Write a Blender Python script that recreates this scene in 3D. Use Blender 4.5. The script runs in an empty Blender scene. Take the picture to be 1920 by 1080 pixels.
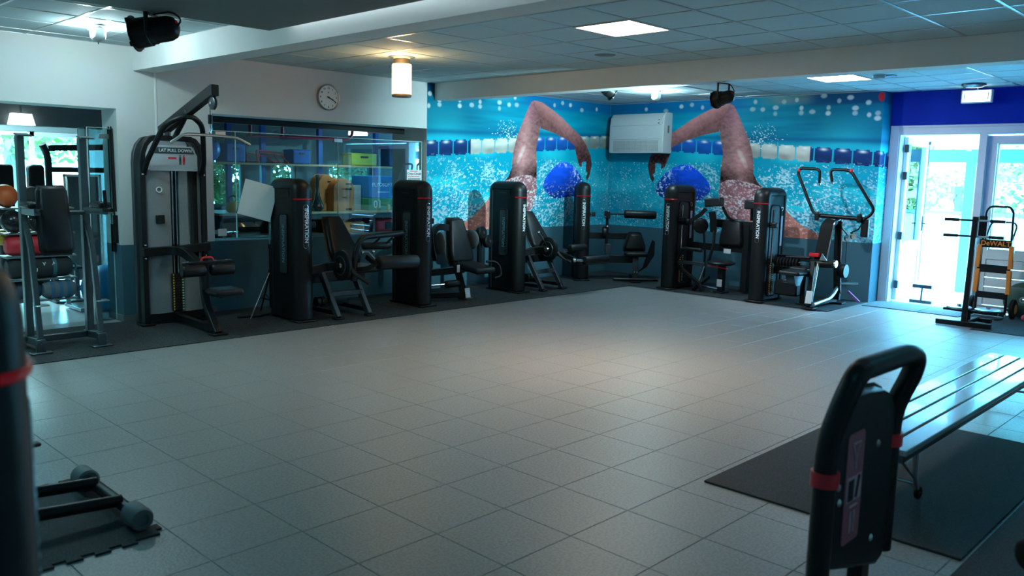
import bpy, bmesh, math, random
import numpy as np
from mathutils import Vector, Matrix
random.seed(7)
PI = math.pi
SC = bpy.context.scene
COL = SC.collection
# ------------------------------------------------------------------ camera
YAW, PITCH, ROLL = 0.770559, 0.135151, 0.022822
CAM = Vector((-2.93915, -2.42645, 1.70057))
FPX = 1573.64
_f = Vector((math.cos(YAW)*math.cos(PITCH), math.sin(YAW)*math.cos(PITCH), -math.sin(PITCH)))
_r = Vector((math.sin(YAW), -math.cos(YAW), 0)); _u = _r.cross(_f)
_r2 = math.cos(ROLL)*_r+math.sin(ROLL)*_u; _u2 = -math.sin(ROLL)*_r+math.cos(ROLL)*_u
cd = bpy.data.cameras.new('camera'); cam = bpy.data.objects.new('camera', cd); COL.objects.link(cam)
cam.matrix_world = Matrix(((_r2.x, _u2.x, -_f.x, CAM.x), (_r2.y, _u2.y, -_f.y, CAM.y), (_r2.z, _u2.z, -_f.z, CAM.z), (0, 0, 0, 1)))
cd.sensor_width = 36; cd.lens = FPX/1920*36; cd.clip_start = .05; cd.clip_end = 200
cd.dof.use_dof = True; cd.dof.focus_distance = 10.5; cd.dof.aperture_fstop = 2.8
SC.camera = cam
# ------------------------------------------------------------------ world: pale overcast sky
wd = bpy.data.worlds.new('sky'); SC.world = wd; wd.use_nodes = True
bg = wd.node_tree.nodes['Background']; bg.inputs[0].default_value = (.17, .62, 1.0, 1); bg.inputs[1].default_value = 14.5
SC.view_settings.view_transform = 'Standard'; SC.view_settings.look = 'None'
SC.view_settings.exposure = 1.6; SC.view_settings.gamma = 1; SC.view_settings.use_curve_mapping = False
LED_COL, LED_POW = (1.0, .79, .57), 7.0
LED_WATT = 13.5
COOL_COL, COOL_POW = (.06, .72, 1.0), 2.5

def project(v):
    d = Vector(v)-CAM; z = d.dot(_f)
    if z < .05: return None
    return 960+FPX*d.dot(_r2)/z, 540-FPX*d.dot(_u2)/z, z
# ------------------------------------------------------------------ materials
MATS = {}
def mat(name, col, rough=.5, metal=0, var=.08, scale=30, bump=0, bscale=120, emit=0, ecol=None, spec=.5, coat=0):
    if name in MATS: return MATS[name]
    m = bpy.data.materials.new(name); m.use_nodes = True; nt = m.node_tree; N = nt.nodes; L = nt.links
    b = N['Principled BSDF']; b.inputs['Roughness'].default_value = rough; b.inputs['Metallic'].default_value = metal
    b.inputs['Specular IOR Level'].default_value = spec
    if coat: b.inputs['Coat Weight'].default_value = coat
    tc = N.new('ShaderNodeTexCoord')
    if var > 0:
        no = N.new('ShaderNodeTexNoise'); no.inputs['Scale'].default_value = scale; no.inputs['Detail'].default_value = 4
        L.new(tc.outputs['Object'], no.inputs['Vector'])
        mx = N.new('ShaderNodeMix'); mx.data_type = 'RGBA'
        mx.inputs['A'].default_value = (*[c*(1-var) for c in col], 1); mx.inputs['B'].default_value = (*[min(1, c*(1+var)) for c in col], 1)
        L.new(no.outputs['Fac'], mx.inputs['Factor']); L.new(mx.outputs['Result'], b.inputs['Base Color'])
    else: b.inputs['Base Color'].default_value = (*col, 1)
    if bump:
        n2 = N.new('ShaderNodeTexNoise'); n2.inputs['Scale'].default_value = bscale; n2.inputs['Detail'].default_value = 3
        L.new(tc.outputs['Object'], n2.inputs['Vector'])
        bp = N.new('ShaderNodeBump'); bp.inputs['Strength'].default_value = bump; bp.inputs['Distance'].default_value = .004
        L.new(n2.outputs['Fac'], bp.inputs['Height']); L.new(bp.outputs['Normal'], b.inputs['Normal'])
    if emit:
        b.inputs['Emission Color'].default_value = (*(ecol or col), 1); b.inputs['Emission Strength'].default_value = emit
    MATS[name] = m; return m
def glass(name, tint=(.85, 1, .97), alpha=.12, rough=.0):
    if name in MATS: return MATS[name]
    m = bpy.data.materials.new(name); m.use_nodes = True; nt = m.node_tree; N = nt.nodes; L = nt.links
    N.remove(N['Principled BSDF']); out = N['Material Output']
    t = N.new('ShaderNodeBsdfTransparent'); t.inputs[0].default_value = (*tint, 1)
    g = N.new('ShaderNodeBsdfGlossy'); g.inputs['Roughness'].default_value = rough; g.inputs['Color'].default_value = (1, 1, 1, 1)
    fr = N.new('ShaderNodeFresnel'); fr.inputs[0].default_value = 1.5
    ad = N.new('ShaderNodeMath'); ad.operation = 'ADD'; ad.inputs[1].default_value = alpha*.2; L.new(fr.outputs[0], ad.inputs[0])
    mx = N.new('ShaderNodeMixShader'); L.new(ad.outputs[0], mx.inputs[0]); L.new(t.outputs[0], mx.inputs[1]); L.new(g.outputs[0], mx.inputs[2])
    L.new(mx.outputs[0], out.inputs[0]); MATS[name] = m; return m
def twotone(name, top, low, zsplit):
    m = bpy.data.materials.new(name); m.use_nodes = True; nt = m.node_tree; N = nt.nodes; L = nt.links
    b = N['Principled BSDF']; b.inputs['Roughness'].default_value = .75; b.inputs['Specular IOR Level'].default_value = .25
    ge = N.new('ShaderNodeNewGeometry'); sp = N.new('ShaderNodeSeparateXYZ'); L.new(ge.outputs['Position'], sp.inputs[0])
    gt = N.new('ShaderNodeMath'); gt.operation = 'GREATER_THAN'; gt.inputs[1].default_value = zsplit; L.new(sp.outputs['Z'], gt.inputs[0])
    no = N.new('ShaderNodeTexNoise'); no.inputs['Scale'].default_value = 3; no.inputs['Detail'].default_value = 6; L.new(ge.outputs['Position'], no.inputs['Vector'])
    mx = N.new('ShaderNodeMix'); mx.data_type = 'RGBA'; mx.inputs['A'].default_value = (*low, 1); mx.inputs['B'].default_value = (*top, 1); L.new(gt.outputs[0], mx.inputs['Factor'])
    m2 = N.new('ShaderNodeMix'); m2.data_type = 'RGBA'; m2.blend_type = 'MULTIPLY'; m2.inputs['Factor'].default_value = .12
    L.new(mx.outputs['Result'], m2.inputs['A']); L.new(no.outputs['Color'], m2.inputs['B']); L.new(m2.outputs['Result'], b.inputs['Base Color'])
    bp = N.new('ShaderNodeBump'); bp.inputs['Strength'].default_value = .1; n2 = N.new('ShaderNodeTexNoise'); n2.inputs['Scale'].default_value = 180
    L.new(ge.outputs['Position'], n2.inputs['Vector']); L.new(n2.outputs['Fac'], bp.inputs['Height']); L.new(bp.outputs['Normal'], b.inputs['Normal'])
    return m
def speckle(name, base, dot, amount=.62, scale=160, rough=.75, spec=.3):
    if name in MATS: return MATS[name]
    m = bpy.data.materials.new(name); m.use_nodes = True; nt = m.node_tree; N = nt.nodes; L = nt.links
    b = N['Principled BSDF']; b.inputs['Roughness'].default_value = rough; b.inputs['Specular IOR Level'].default_value = spec
    ge = N.new('ShaderNodeNewGeometry'); no = N.new('ShaderNodeTexNoise'); no.inputs['Scale'].default_value = scale; no.inputs['Detail'].default_value = 2
    L.new(ge.outputs['Position'], no.inputs['Vector'])
    rp = N.new('ShaderNodeValToRGB'); rp.color_ramp.elements[0].position = amount-.06; rp.color_ramp.elements[1].position = amount+.04
    rp.color_ramp.elements[0].color = (*base, 1); rp.color_ramp.elements[1].color = (*dot, 1)
    L.new(no.outputs['Fac'], rp.inputs[0]); L.new(rp.outputs[0], b.inputs['Base Color'])
    bp = N.new('ShaderNodeBump'); bp.inputs['Strength'].default_value = .5; bp.inputs['Distance'].default_value = .003
    L.new(no.outputs['Fac'], bp.inputs['Height']); L.new(bp.outputs['Normal'], b.inputs['Normal']); MATS[name] = m; return m

BLK = mat('black_powder_coat', (.006, .0075, .0085), .38, 0, .2, 60, .05, spec=.28)
BLKS = mat('black_shroud_plastic', (.0055, .007, .008), .42, 0, .2, 40, .05, spec=.28)
PAD = mat('black_vinyl', (.008, .0095, .0105), .42, 0, .25, 25, .15, 90, spec=.28)
RUB = mat('black_rubber', (.009, .0095, .010), .7, 0, .3, 50, .2, spec=.15)
CHR = mat('chrome', (.62, .66, .68), .18, 1, .05)
STL = mat('brushed_steel', (.42, .46, .48), .35, 1, .1)
DST = mat('dark_grey_steel', (.07, .085, .095), .35, .6, .15)
GRY = mat('grey_panel_paint', (.16, .19, .20), .45, .1, .08)
WHT = mat('white_plastic', (.72, .74, .73), .4, 0, .04)
RED = mat('red_plastic', (.68, .012, .02), .35, 0, .1)
REDG = mat('red_glow_ring', (.26, .004, .008), .22, 0, .1, emit=.02, ecol=(1, .03, .05))
SLV = mat('silver_sticker', (.62, .64, .66), .35, .2, .05)
TXW = mat('white_print', (.75, .78, .8), .5, 0, .03)
TXD = mat('dark_teal_print', (.08, .20, .23), .45, 0, .05)
WOOD = mat('light_wood', (.62, .17, .035), .5, 0, .25, 12, .1, 60)
YEL = mat('yellow_print', (.85, .62, .05), .5, 0, .1)
GRN = mat('green_print', (.25, .7, .35), .5, 0, .1)
# ------------------------------------------------------------------ mesh helpers
def T(x=0, y=0, z=0, rx=0, ry=0, rz=0):
    return Matrix.Translation((x, y, z)) @ Matrix.Rotation(rz, 4, 'Z') @ Matrix.Rotation(ry, 4, 'Y') @ Matrix.Rotation(rx, 4, 'X')
def fillet(pts, r, n=5):
    pts = [Vector(p) for p in pts]; out = [pts[0]]
    for i in range(1, len(pts)-1):
        a, b, c = pts[i-1], pts[i], pts[i+1]; d1 = (a-b); d2 = (c-b); l = min(r, d1.length*.49, d2.length*.49)
        p0 = b+d1.normalized()*l; p1 = b+d2.normalized()*l
        for k in range(n+1):
            t = k/n; out.append(p0*(1-t)**2+b*2*t*(1-t)+p1*t*t)
    out.append(pts[-1]); return out
class MB:
    def __init__(s): s.v = []; s.f = []; s.flat = set()
    def add(s, vs, fs, M=None):
        o = len(s.v)
        s.v += [tuple(M @ Vector(v)) for v in vs] if M is not None else [tuple(v) for v in vs]
        s.f += [tuple(i+o for i in f) for f in fs]; return s
    def box(s, c, d, M=None, rz=0, rx=0, ry=0):
        x, y, z = d[0]/2, d[1]/2, d[2]/2
        vs = [(-x, -y, -z), (x, -y, -z), (x, y, -z), (-x, y, -z), (-x, -y, z), (x, -y, z), (x, y, z), (-x, y, z)]
        A = T(*c, rx, ry, rz); A = M @ A if M is not None else A
        return s.add(vs, [(0, 3, 2, 1), (4, 5, 6, 7), (0, 1, 5, 4), (1, 2, 6, 5), (2, 3, 7, 6), (3, 0, 4, 7)], A)
    def b2(s, x0, x1, y0, y1, z0, z1): return s.box(((x0+x1)/2, (y0+y1)/2, (z0+z1)/2), (x1-x0, y1-y0, z1-z0))
    def rbox(s, c, d, r=.01, seg=2, M=None, rx=0, ry=0, rz=0, taper=None):
        bm = bmesh.new(); bmesh.ops.create_cube(bm, size=1)
        for v in bm.verts:
            k = 1
            if taper: k = taper if v.co.z > 0 else 1
            v.co.x *= d[0]*k; v.co.y *= d[1]; v.co.z *= d[2]
        bmesh.ops.bevel(bm, geom=bm.edges[:], offset=min(r, min(d)*.49), segments=seg, profile=.5, affect='EDGES')
        A = T(*c, rx, ry, rz); A = M @ A if M is not None else A
        bm.verts.index_update()
        bm.normal_update(); n0 = len(s.f); s.flat |= {n0+i for i, f in enumerate(bm.faces) if max(abs(c) for c in f.normal) > .998}
        s.add([v.co.copy() for v in bm.verts], [[v.index for v in f.verts] for f in bm.faces], A); bm.free(); return s
    def sweep(s, pts, prof, up=(0, 0, 1), closed=False, cap=True, M=None):
        pts = [Vector(p) for p in pts]; n = len(pts); m = len(prof); vs = []; prev = None
        for i, p in enumerate(pts):
            if closed: t = (pts[(i+1) % n]-pts[i-1])
            elif i == 0: t = pts[1]-pts[0]
            elif i == n-1: t = pts[-1]-pts[-2]
            else: t = (pts[i+1]-p).normalized()+(p-pts[i-1]).normalized()
            t.normalize()
            if prev is None:
                u = Vector(up); u = u-t*u.dot(t)
                if u.length < 1e-3: u = Vector((1, 0, 0)); u = u-t*u.dot(t)
            else: u = prev-t*prev.dot(t)
            u.normalize(); prev = u; sd = t.cross(u)
            vs += [p+sd*a+u*b for a, b in prof]
        fs = []
        for i in range(n if closed else n-1):
            j = (i+1) % n
            for k in range(m):
                l = (k+1) % m; fs.append((i*m+k, i*m+l, j*m+l, j*m+k))
        if cap and not closed: fs += [tuple(range(m))[::-1], tuple((n-1)*m+k for k in range(m))]
        return s.add(vs, fs, M)
    def tube(s, pts, r, seg=10, closed=False, M=None, fil=0):
        if fil: pts = fillet(pts, fil)
        return s.sweep(pts, [(r*math.cos(2*PI*k/seg), r*math.sin(2*PI*k/seg)) for k in range(seg)], closed=closed, M=M)
    def bar(s, pts, w, h, up=(0, 0, 1), M=None, fil=0, c=.006):
        if fil: pts = fillet(pts, fil)
        a, b = w/2, h/2
        return s.sweep(pts, [(-a+c, -b), (a-c, -b), (a, -b+c), (a, b-c), (a-c, b), (-a+c, b), (-a, b-c), (-a, -b+c)], up=up, M=M)
    def cyl(s, a, b, r, seg=16, r2=None, M=None):
        a = Vector(a); b = Vector(b); return s.lathe([(0, 0), (r, 0), (r2 or r, (b-a).length), (0, (b-a).length)], a, b-a, seg, M)
    def lathe(s, prof, o=(0, 0, 0), ax=(0, 0, 1), seg=20, M=None):
        A = Matrix.Translation(Vector(o)) @ Vector(ax).normalized().to_track_quat('Z', 'Y').to_matrix().to_4x4()
        if M is not None: A = M @ A
        vs = []; fs = []; rows = []
        for r, h in prof:
            if r < 1e-6: rows.append([len(vs)]); vs.append((0, 0, h))
            else: rows.append(list(range(len(vs), len(vs)+seg))); vs += [(r*math.cos(2*PI*k/seg), r*math.sin(2*PI*k/seg), h) for k in range(seg)]
        for a, b in zip(rows, rows[1:]):
            for k in range(seg):
                l = (k+1) % seg
                if len(a) == 1 and len(b) == 1: continue
                if len(a) == 1: fs.append((a[0], b[l], b[k]))
                elif len(b) == 1: fs.append((a[k], a[l], b[0]))
                else: fs.append((a[k], a[l], b[l], b[k]))
        return s.add(vs, fs, A)
    def roller(s, a, b, r, seg=18, rd=.02):
        L_ = (Vector(b)-Vector(a)).length
        return s.lathe([(0, 0), (r-rd, 0), (r-rd*.3, rd*.3), (r, rd), (r, L_-rd), (r-rd*.3, L_-rd*.3), (r-rd, L_), (0, L_)], a, Vector(b)-Vector(a), seg)
    def ell(s, c, r, seg=16, rings=10, M=None):
        pr = [(math.sin(PI*k/rings), -math.cos(PI*k/rings)) for k in range(rings+1)]; pr[0] = (0, -1); pr[-1] = (0, 1)
        A = Matrix.Translation(Vector(c)) @ Matrix.Diagonal((*r, 1)); A = M @ A if M is not None else A
        return s.lathe(pr, seg=seg, M=A)
    def prism(s, poly, h, M=None, bev=0):
        bm = bmesh.new(); f = bm.faces.new([bm.verts.new((x, y, 0)) for x, y in poly])
        bm.normal_update()
        if f.normal.z < 0: f.normal_flip()
        r = bmesh.ops.extrude_face_region(bm, geom=[f]); 
        for v in r['geom']:
            if isinstance(v, bmesh.types.BMVert): v.co.z += h
        bmesh.ops.reverse_faces(bm, faces=[f])
        if bev: bmesh.ops.bevel(bm, geom=[e for e in bm.edges if abs(e.verts[0].co.z-e.verts[1].co.z) < 1e-6], offset=bev, segments=2, profile=.5, affect='EDGES')
        bm.verts.index_update(); bm.normal_update(); n0 = len(s.f); s.flat |= {n0+i for i, f in enumerate(bm.faces) if abs(f.normal.z) > .998}
        s.add([v.co.copy() for v in bm.verts], [[v.index for v in f.verts] for f in bm.faces], M); bm.free(); return s
    def mesh(s, name, m, ang=40):
        me = bpy.data.meshes.new(name); me.from_pydata(s.v, [], s.f); me.materials.append(m)
        me.set_sharp_from_angle(angle=math.radians(ang)); me.polygons.foreach_set('use_smooth', [i not in s.flat for i in range(len(me.polygons))]); me.update(); return me
    def build(s, name, m, parent=None, label=None, cat=None, group=None, kind=None, ang=40):
        o = bpy.data.objects.new(name, s.mesh(name, m, ang)); COL.objects.link(o); o.parent = parent
        tag(o, label, cat, group, kind); return o
def tag(o, label=None, cat=None, group=None, kind=None):
    for k, v in (('label', label), ('category', cat), ('group', group), ('kind', kind)):
        if v: o[k] = v
    return o
def thing(name, label, cat, loc=(0, 0, 0), rz=0, group=None):
    o = bpy.data.objects.new(name, None); o.empty_display_size = .1; COL.objects.link(o)
    o.location = loc; o.rotation_euler = (0, 0, rz); return tag(o, label, cat, group)
def inst(me, name, parent, M=None, label=None):
    o = bpy.data.objects.new(name, me); COL.objects.link(o); o.parent = parent
    if M is not None: o.matrix_local = M
    return tag(o, label)
def copy_tree(o, parent=None):
    c = o.copy(); COL.objects.link(c); c.parent = parent
    for ch in list(o.children): copy_tree(ch, c)
    return c
_tx = {}
def text(name, s, size, m, parent, M, ext=.0008, align='CENTER', bold=0):
    k = (s, size, m.name, bold)
    if k not in _tx:
        cu = bpy.data.curves.new('t', 'FONT'); cu.body = s; cu.size = size; cu.align_x = align; cu.align_y = 'CENTER'; cu.extrude = ext; cu.offset = bold; cu.resolution_u = 3
        ob = bpy.data.objects.new('t', cu); COL.objects.link(ob); dg = bpy.context.evaluated_depsgraph_get()
        me = bpy.data.meshes.new_from_object(ob.evaluated_get(dg)); bpy.data.objects.remove(ob); me.materials.clear(); me.materials.append(m); _tx[k] = me
    return inst(_tx[k], name, parent, M)
# frames for text: FX faces -X (reads along -Y), FY faces -Y (reads along +X); V.. reads downwards
def face(x, y, z, n, vert=False):
    n = Vector(n).normalized(); up = Vector((0, 0, 1)); rt = up.cross(n)
    if vert: rt, up = -up, rt
    return Matrix(((rt.x, up.x, n.x, x), (rt.y, up.y, n.y, y), (rt.z, up.z, n.z, z), (0, 0, 0, 1)))
def point(name, parent, loc, power, col, r=.03):
    l = bpy.data.lights.new(name, 'POINT'); l.energy = power; l.color = col; l.shadow_soft_size = r
    o = bpy.data.objects.new(name, l); COL.objects.link(o); o.parent = parent; o.location = loc; return o
# ------------------------------------------------------------------ setting: floor
H = 2.95; YW = 6.9; XW = 9.07; DADO = .842
TILE = speckle('grey_stone_tile', (.225, .225, .22), (.285, .285, .28), .5, 70, .40, .5)
GROUT = mat('grout', (.12, .13, .13), .8, 0, .2, 40)
fl = MB().b2(-4.6, 9.5, -4.6, YW, -.10, -.0035).build('floor', GROUT, kind='structure')
tm = MB(); a, b_ = .2243, .2218
tm.add([(-a, -a, -.0035), (a, -a, -.0035), (a, a, -.0035), (-a, a, -.0035), (-b_, -b_, 0), (b_, -b_, 0), (b_, b_, 0), (-b_, b_, 0)],
       [(4, 5, 6, 7), (0, 1, 5, 4), (1, 2, 6, 5), (2, 3, 7, 6), (3, 0, 4, 7)])
tmesh = tm.mesh('floor_tile', TILE, 5)
MATL = [(-4.6, 9.07, 5.33, 6.9), (7.73, 9.07, 2.17, 6.9)]
cells = []
for i in range(-10, 21):
    for j in range(-10, 16):
        x, y = (i+.5)*.45, (j+.5)*.45
        if any(q[0]-.1 < x-.2 and x+.2 < q[1]+.1 and q[2]-.1 < y-.2 and y+.2 < q[3]+.1 for q in MATL) or x > 9.3: continue
        p = project((x, y, 0)); vis = p and -60 < p[0] < 1980 and 480 < p[1] < 1140
        cells.append((0 if vis else 1, (Vector((x, y, 0))-CAM).length, x, y))
cells.sort(); rest = MB(); nt_ = 0
for vis, d, x, y in cells:
    if vis == 0 and nt_ < 300: inst(tmesh, 'floor_tile', fl, T(x, y, 0)); nt_ += 1
    else: rest.add(tm.v, tm.f, T(x, y, 0))
rest.build('floor_tile_field', TILE, fl, kind='stuff', ang=5)
RUBM = speckle('rubber_flooring_speckled', (.016, .018, .02), (.085, .105, .11), .6, 150, .8)
MAT2 = speckle('rubber_mat_dark', (.02, .021, .022), (.06, .065, .07), .62, 220, .75)
def sheet(name, x0, x1, y0, y1, z0, z1, m, label, cat, group=None):
    return MB().rbox(((x0+x1)/2, (y0+y1)/2, (z0+z1)/2), (x1-x0, y1-y0, z1-z0), .003, 1).build(name, m, None, label, cat, group)
sheet('rubber_flooring', -4.59, 3.485, 5.33, 6.89, .0005, .010, RUBM, 'long speckled rubber floor sheet under the lat pull down machine', 'rubber flooring', 'rubber sheets along the walls')
sheet('rubber_flooring', 3.495, 7.725, 5.33, 6.89, .0005, .010, RUBM, 'speckled rubber floor sheet under the two middle leg machines by the swimmer wall', 'rubber flooring', 'rubber sheets along the walls')
sheet('rubber_flooring', 7.735, 9.06, 2.18, 6.89, .0005, .010, RUBM, 'speckled rubber floor sheet in the corner below the wall air conditioner', 'rubber flooring', 'rubber sheets along the walls')
sheet('rubber_flooring', 7.85, 9.38, -3.5, .5, .0005, .008, RUBM, 'dark rubber floor sheet under the orange hand truck', 'rubber flooring')
sheet('exercise_mat', 1.10, 3.3, -1.39, -.05, .0005, .012, MAT2, 'dark rubber mat on the tiles under the near end of the slatted bench', 'mat')
sheet('exercise_mat', .62, 3.3, -3.3, -1.405, .0005, .012, MAT2, 'dark rubber mat cut off by the bottom right corner of the picture', 'mat')
sheet('door_mat', 8.72, 9.36, 1.40, 2.12, .0005, .010, mat('grey_doormat', (.12, .14, .15), .9, 0, .3, 90, .4), 'grey doormat panel nearer the mural inside the open door', 'doormat')
sheet('door_mat', 8.72, 9.36, .88, 1.39, .0005, .010, MATS['grey_doormat'], 'grey doormat panel nearer the weight plate stand inside the open door', 'doormat')
# ------------------------------------------------------------------ walls
WALL = twotone('wall_paint_two_tone', (.62, .64, .63), (.05, .13, .17), DADO)
WHITE = mat('white_wall_paint', (.74, .76, .75), .75, 0, .04, 8, .08, 160)
w = MB().b2(-4.6, -1.6, YW, 7.31, 0, 2.97).b2(-1.6, .597, YW, 7.31, 2.29, 2.97).b2(.597, 1.66, YW, 7.31, 0, 2.97)
w.b2(1.66, 4.86, YW, 7.31, 0, DADO-.002).b2(1.66, 4.86, YW, 7.69, 2.31, 2.97).b2(4.86, 9.45, YW, 7.69, 0, 2.97)
wl = w.build('wall_left', WALL, kind='structure')
MB().b2(1.005, 1.025, YW-.012, YW+.001, .84, 2.70).build('cable_duct', WHITE, wl)
MB().b2(1.3, 4.8, 7.33, 7.40, 2.235, 2.31).build('blind_box', BLK, wl)
w = MB().b2(XW, 9.45, 2.17, YW, 0, 2.97); wr = w.build('wall_right', WALL, kind='structure')
MB().b2(9.40, 9.62, -4.6, -1.6, 0, 2.97).build('wall_door', WHITE, kind='structure')
MB().b2(-4.75, -4.6, -4.6, 7.31, 0, 2.97).build('wall_rear', WHITE, kind='structure')
MB().b2(-4.75, 9.6, -4.75, -4.6, 0, 2.97).build('wall_near', WHITE, kind='structure')
MB().b2(.597, 1.66, YW-.012, YW, 0.01, .07).b2(.585, .597, YW-.012, 7.31, .0, .07).build('baseboard_left', mat('grey_skirting', (.1, .12, .13), .6), kind='structure')
# ceiling
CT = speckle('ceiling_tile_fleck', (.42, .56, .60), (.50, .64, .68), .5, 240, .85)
GRID = mat('ceiling_grid_metal', (.42, .46, .47), .30, .55, .03)
ce = MB().b2(-4.75, 9.6, -4.75, 7.3, 2.97, 3.05).build('ceiling', mat('ceiling_void', (.1, .1, .1), .9), kind='structure')
def cmesh(sx, sy):
    m = MB(); x, y = sx/2-.006, sy/2-.006; c = .004
    m.add([(-x, -y, .012), (x, -y, .012), (x, y, .012), (-x, y, .012), (-x, -y, c), (x, -y, c), (x, y, c), (-x, y, c), (-x+c, -y+c, 0), (x-c, -y+c, 0), (x-c, y-c, 0), (-x+c, y-c, 0)],
          [(8, 11, 10, 9)]+[(k, (k+1) % 4, 4+(k+1) % 4, 4+k)[::-1] for k in range(4)]+[(4+k, 4+(k+1) % 4, 8+(k+1) % 4, 8+k)[::-1] for k in range(4)])
    return m
_cm = {}
grid = MB(); crest = MB()
LEDS = [(2.965, 2.07), (7.34, 2.07), (2.965, -2.73), (-1.74, 5.12)]  # last two are added panels, out of view
def ceil_zone(x0, x1, ox, y0, y1, oy):
    xs = sorted({x0, x1, *[ox+.6*k for k in range(-20, 30) if x0+.04 < ox+.6*k < x1-.04]}); ys = sorted({y0, y1, *[oy+.6*k for k in range(-20, 30) if y0+.04 < oy+.6*k < y1-.04]})
    for x in xs: grid.b2(x-.011, x+.011, y0, y1, 2.9465, 2.951)
    for y in ys: grid.b2(x0, x1, y-.011, y+.011, 2.946, 2.9505)
    for xa, xb in zip(xs, xs[1:]):
        for ya, yb in zip(ys, ys[1:]):
            cx, cy = (xa+xb)/2, (ya+yb)/2
            if any(abs(cx-lx) < .2 and abs(cy-ly) < .2 for lx, ly in LEDS): continue
            k = (round(xb-xa, 3), round(yb-ya, 3))
            p = project((cx, cy, H)); vis = p and -120 < p[0] < 2040 and -70 < p[1] < 230
            if vis:
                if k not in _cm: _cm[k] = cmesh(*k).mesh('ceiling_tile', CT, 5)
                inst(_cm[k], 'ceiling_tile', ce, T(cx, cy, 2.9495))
            else:
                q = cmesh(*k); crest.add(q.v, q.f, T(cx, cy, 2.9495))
ceil_zone(-4.6, .79, -.24, -4.6, YW, 4.82-.6*9)
ceil_zone(1.03, 5.0, 2.065, -4.6, YW, -.03)
ceil_zone(5.24, 9.4, 5.84, -4.6, YW, -.03)
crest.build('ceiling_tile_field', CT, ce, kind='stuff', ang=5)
grid.build('ceiling_grid', GRID, ce)
MB().b2(.79, 1.03, -4.6, YW, 2.70, 2.97).build('trim_1', WHITE, kind='structure')
MB().b2(5.0, 5.24, -4.6, YW, 2.715, 2.97).build('trim_2', WHITE, kind='structure')
MB().rbox((-1.96, -.36, 2.872), (5.28, 8.48, .144), .006, 1).build('trim_3', mat('dark_soffit', (.16, .19, .20), .6, 0, .1, 3), kind='structure')
MB().b2(.72, .75, -4.5, 3.7, 2.938, 2.944).build('added_light_strip', mat('added_strip_glow', (.9, .95, .95), .5, 0, .01, emit=3.6, ecol=(.85, .97, 1)), bpy.data.objects['trim_3'])  # added unseen glowing strip that brightens the near side of the first beam
# ------------------------------------------------------------------ mural: swimmer print on the corner walls
rng = np.random.default_rng(5)
def vnoise(u, v, f, seed):
    g = np.random.default_rng(seed).random((97, 97)); x = u*f; y = v*f
    xi = np.floor(x).astype(int); yi = np.floor(y).astype(int); fx = x-xi; fy = y-yi; fx = fx*fx*(3-2*fx); fy = fy*fy*(3-2*fy)
    q = lambda a, b: g[a % 97, b % 97]
    return (q(xi, yi)*(1-fx)+q(xi+1, yi)*fx)*(1-fy)+(q(xi, yi+1)*(1-fx)+q(xi+1, yi+1)*fx)*fy
def inpoly(S, Z, P):
    r = np.zeros(S.shape, bool); n = len(P)
    for i in range(n):
        (x0, y0), (x1, y1) = P[i], P[(i+1) % n]
        if y0 == y1: continue
        r ^= ((y0 > Z) != (y1 > Z)) & (S < (x1-x0)*(Z-y0)/(y1-y0)+x0)
    return r
CAPP = [(1.73, 1.5), (1.69, 1.63), (1.52, 1.79), (1.35, 1.9), (1.18, 1.92), (1.01, 1.87), (.83, 1.76), (.70, 1.6), (.66, 1.45), (.8, 1.36), (1.1, 1.33), (1.43, 1.31), (1.6, 1.37)]
UPARM = [(2.0, 2.87), (2.07, 2.83), (2.2, 2.61), (2.36, 2.31), (2.43, 2.1), (2.46, 1.96), (2.47, 1.79), (2.54, 1.66), (2.62, 1.58), (2.3, 1.45), (1.89, 1.60), (1.89, 1.85), (1.92, 2.1), (1.88, 2.25), (1.84, 2.42), (1.83, 2.62), (1.82, 2.86)]
FORE = [(2.0, 2.87), (1.82, 2.86), (1.56, 2.76), (1.32, 2.65), (1.08, 2.51), (.82, 2.37), (.65, 2.22), (.52, 2.04), (.48, 1.88), (.54, 1.69), (.6, 1.61), (.63, 1.67), (.59, 1.74), (.64, 1.78), (.64, 1.94), (.75, 1.93), (.76, 1.84), (.83, 1.87), (.91, 2.05), (.96, 2.2), (1.2, 2.3), (1.48, 2.38), (1.82, 2.44)]
SHOUL = [(1.89, 1.62), (2.03, 1.69), (2.25, 1.68), (2.45, 1.64), (2.62, 1.58), (2.52, 1.37), (2.5, 1.17), (2.37, 1.04), (2.1, 1.05), (1.96, 1.19), (1.88, 1.43)]
FARM = [(2.54, 1.66), (2.63, 1.59), (2.9, 1.38), (3.1, 1.19), (3.3, 1.04), (3.58, .92), (3.62, .83), (2.5, .83), (2.4, 1.01), (2.4, 1.3)]
BOK = [(4.18, 2.63), (3.98, 2.66), (3.98, 2.73), (3.59, 2.75), (3.59, 2.67), (3.35, 2.7), (3.18, 2.76), (3.18, 2.69), (2.77, 2.78), (2.77, 2.69), (2.56, 2.76), (2.39, 2.77), (2.43, 2.88), (4.3, 2.65), (4.3, 2.58), (3.74, 2.84), (4.16, 2.80), (3.51, 2.92), (3.1, 2.88), (2.9, 2.86), (3.9, 2.88), (1.5, 2.83), (1.1, 2.86), (.8, 2.8), (.4, 2.84), (1.3, 2.88)]
def sm(x, a, b): t = np.clip((x-a)/(b-a), 0, 1); return t*t*(3-2*t)
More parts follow.
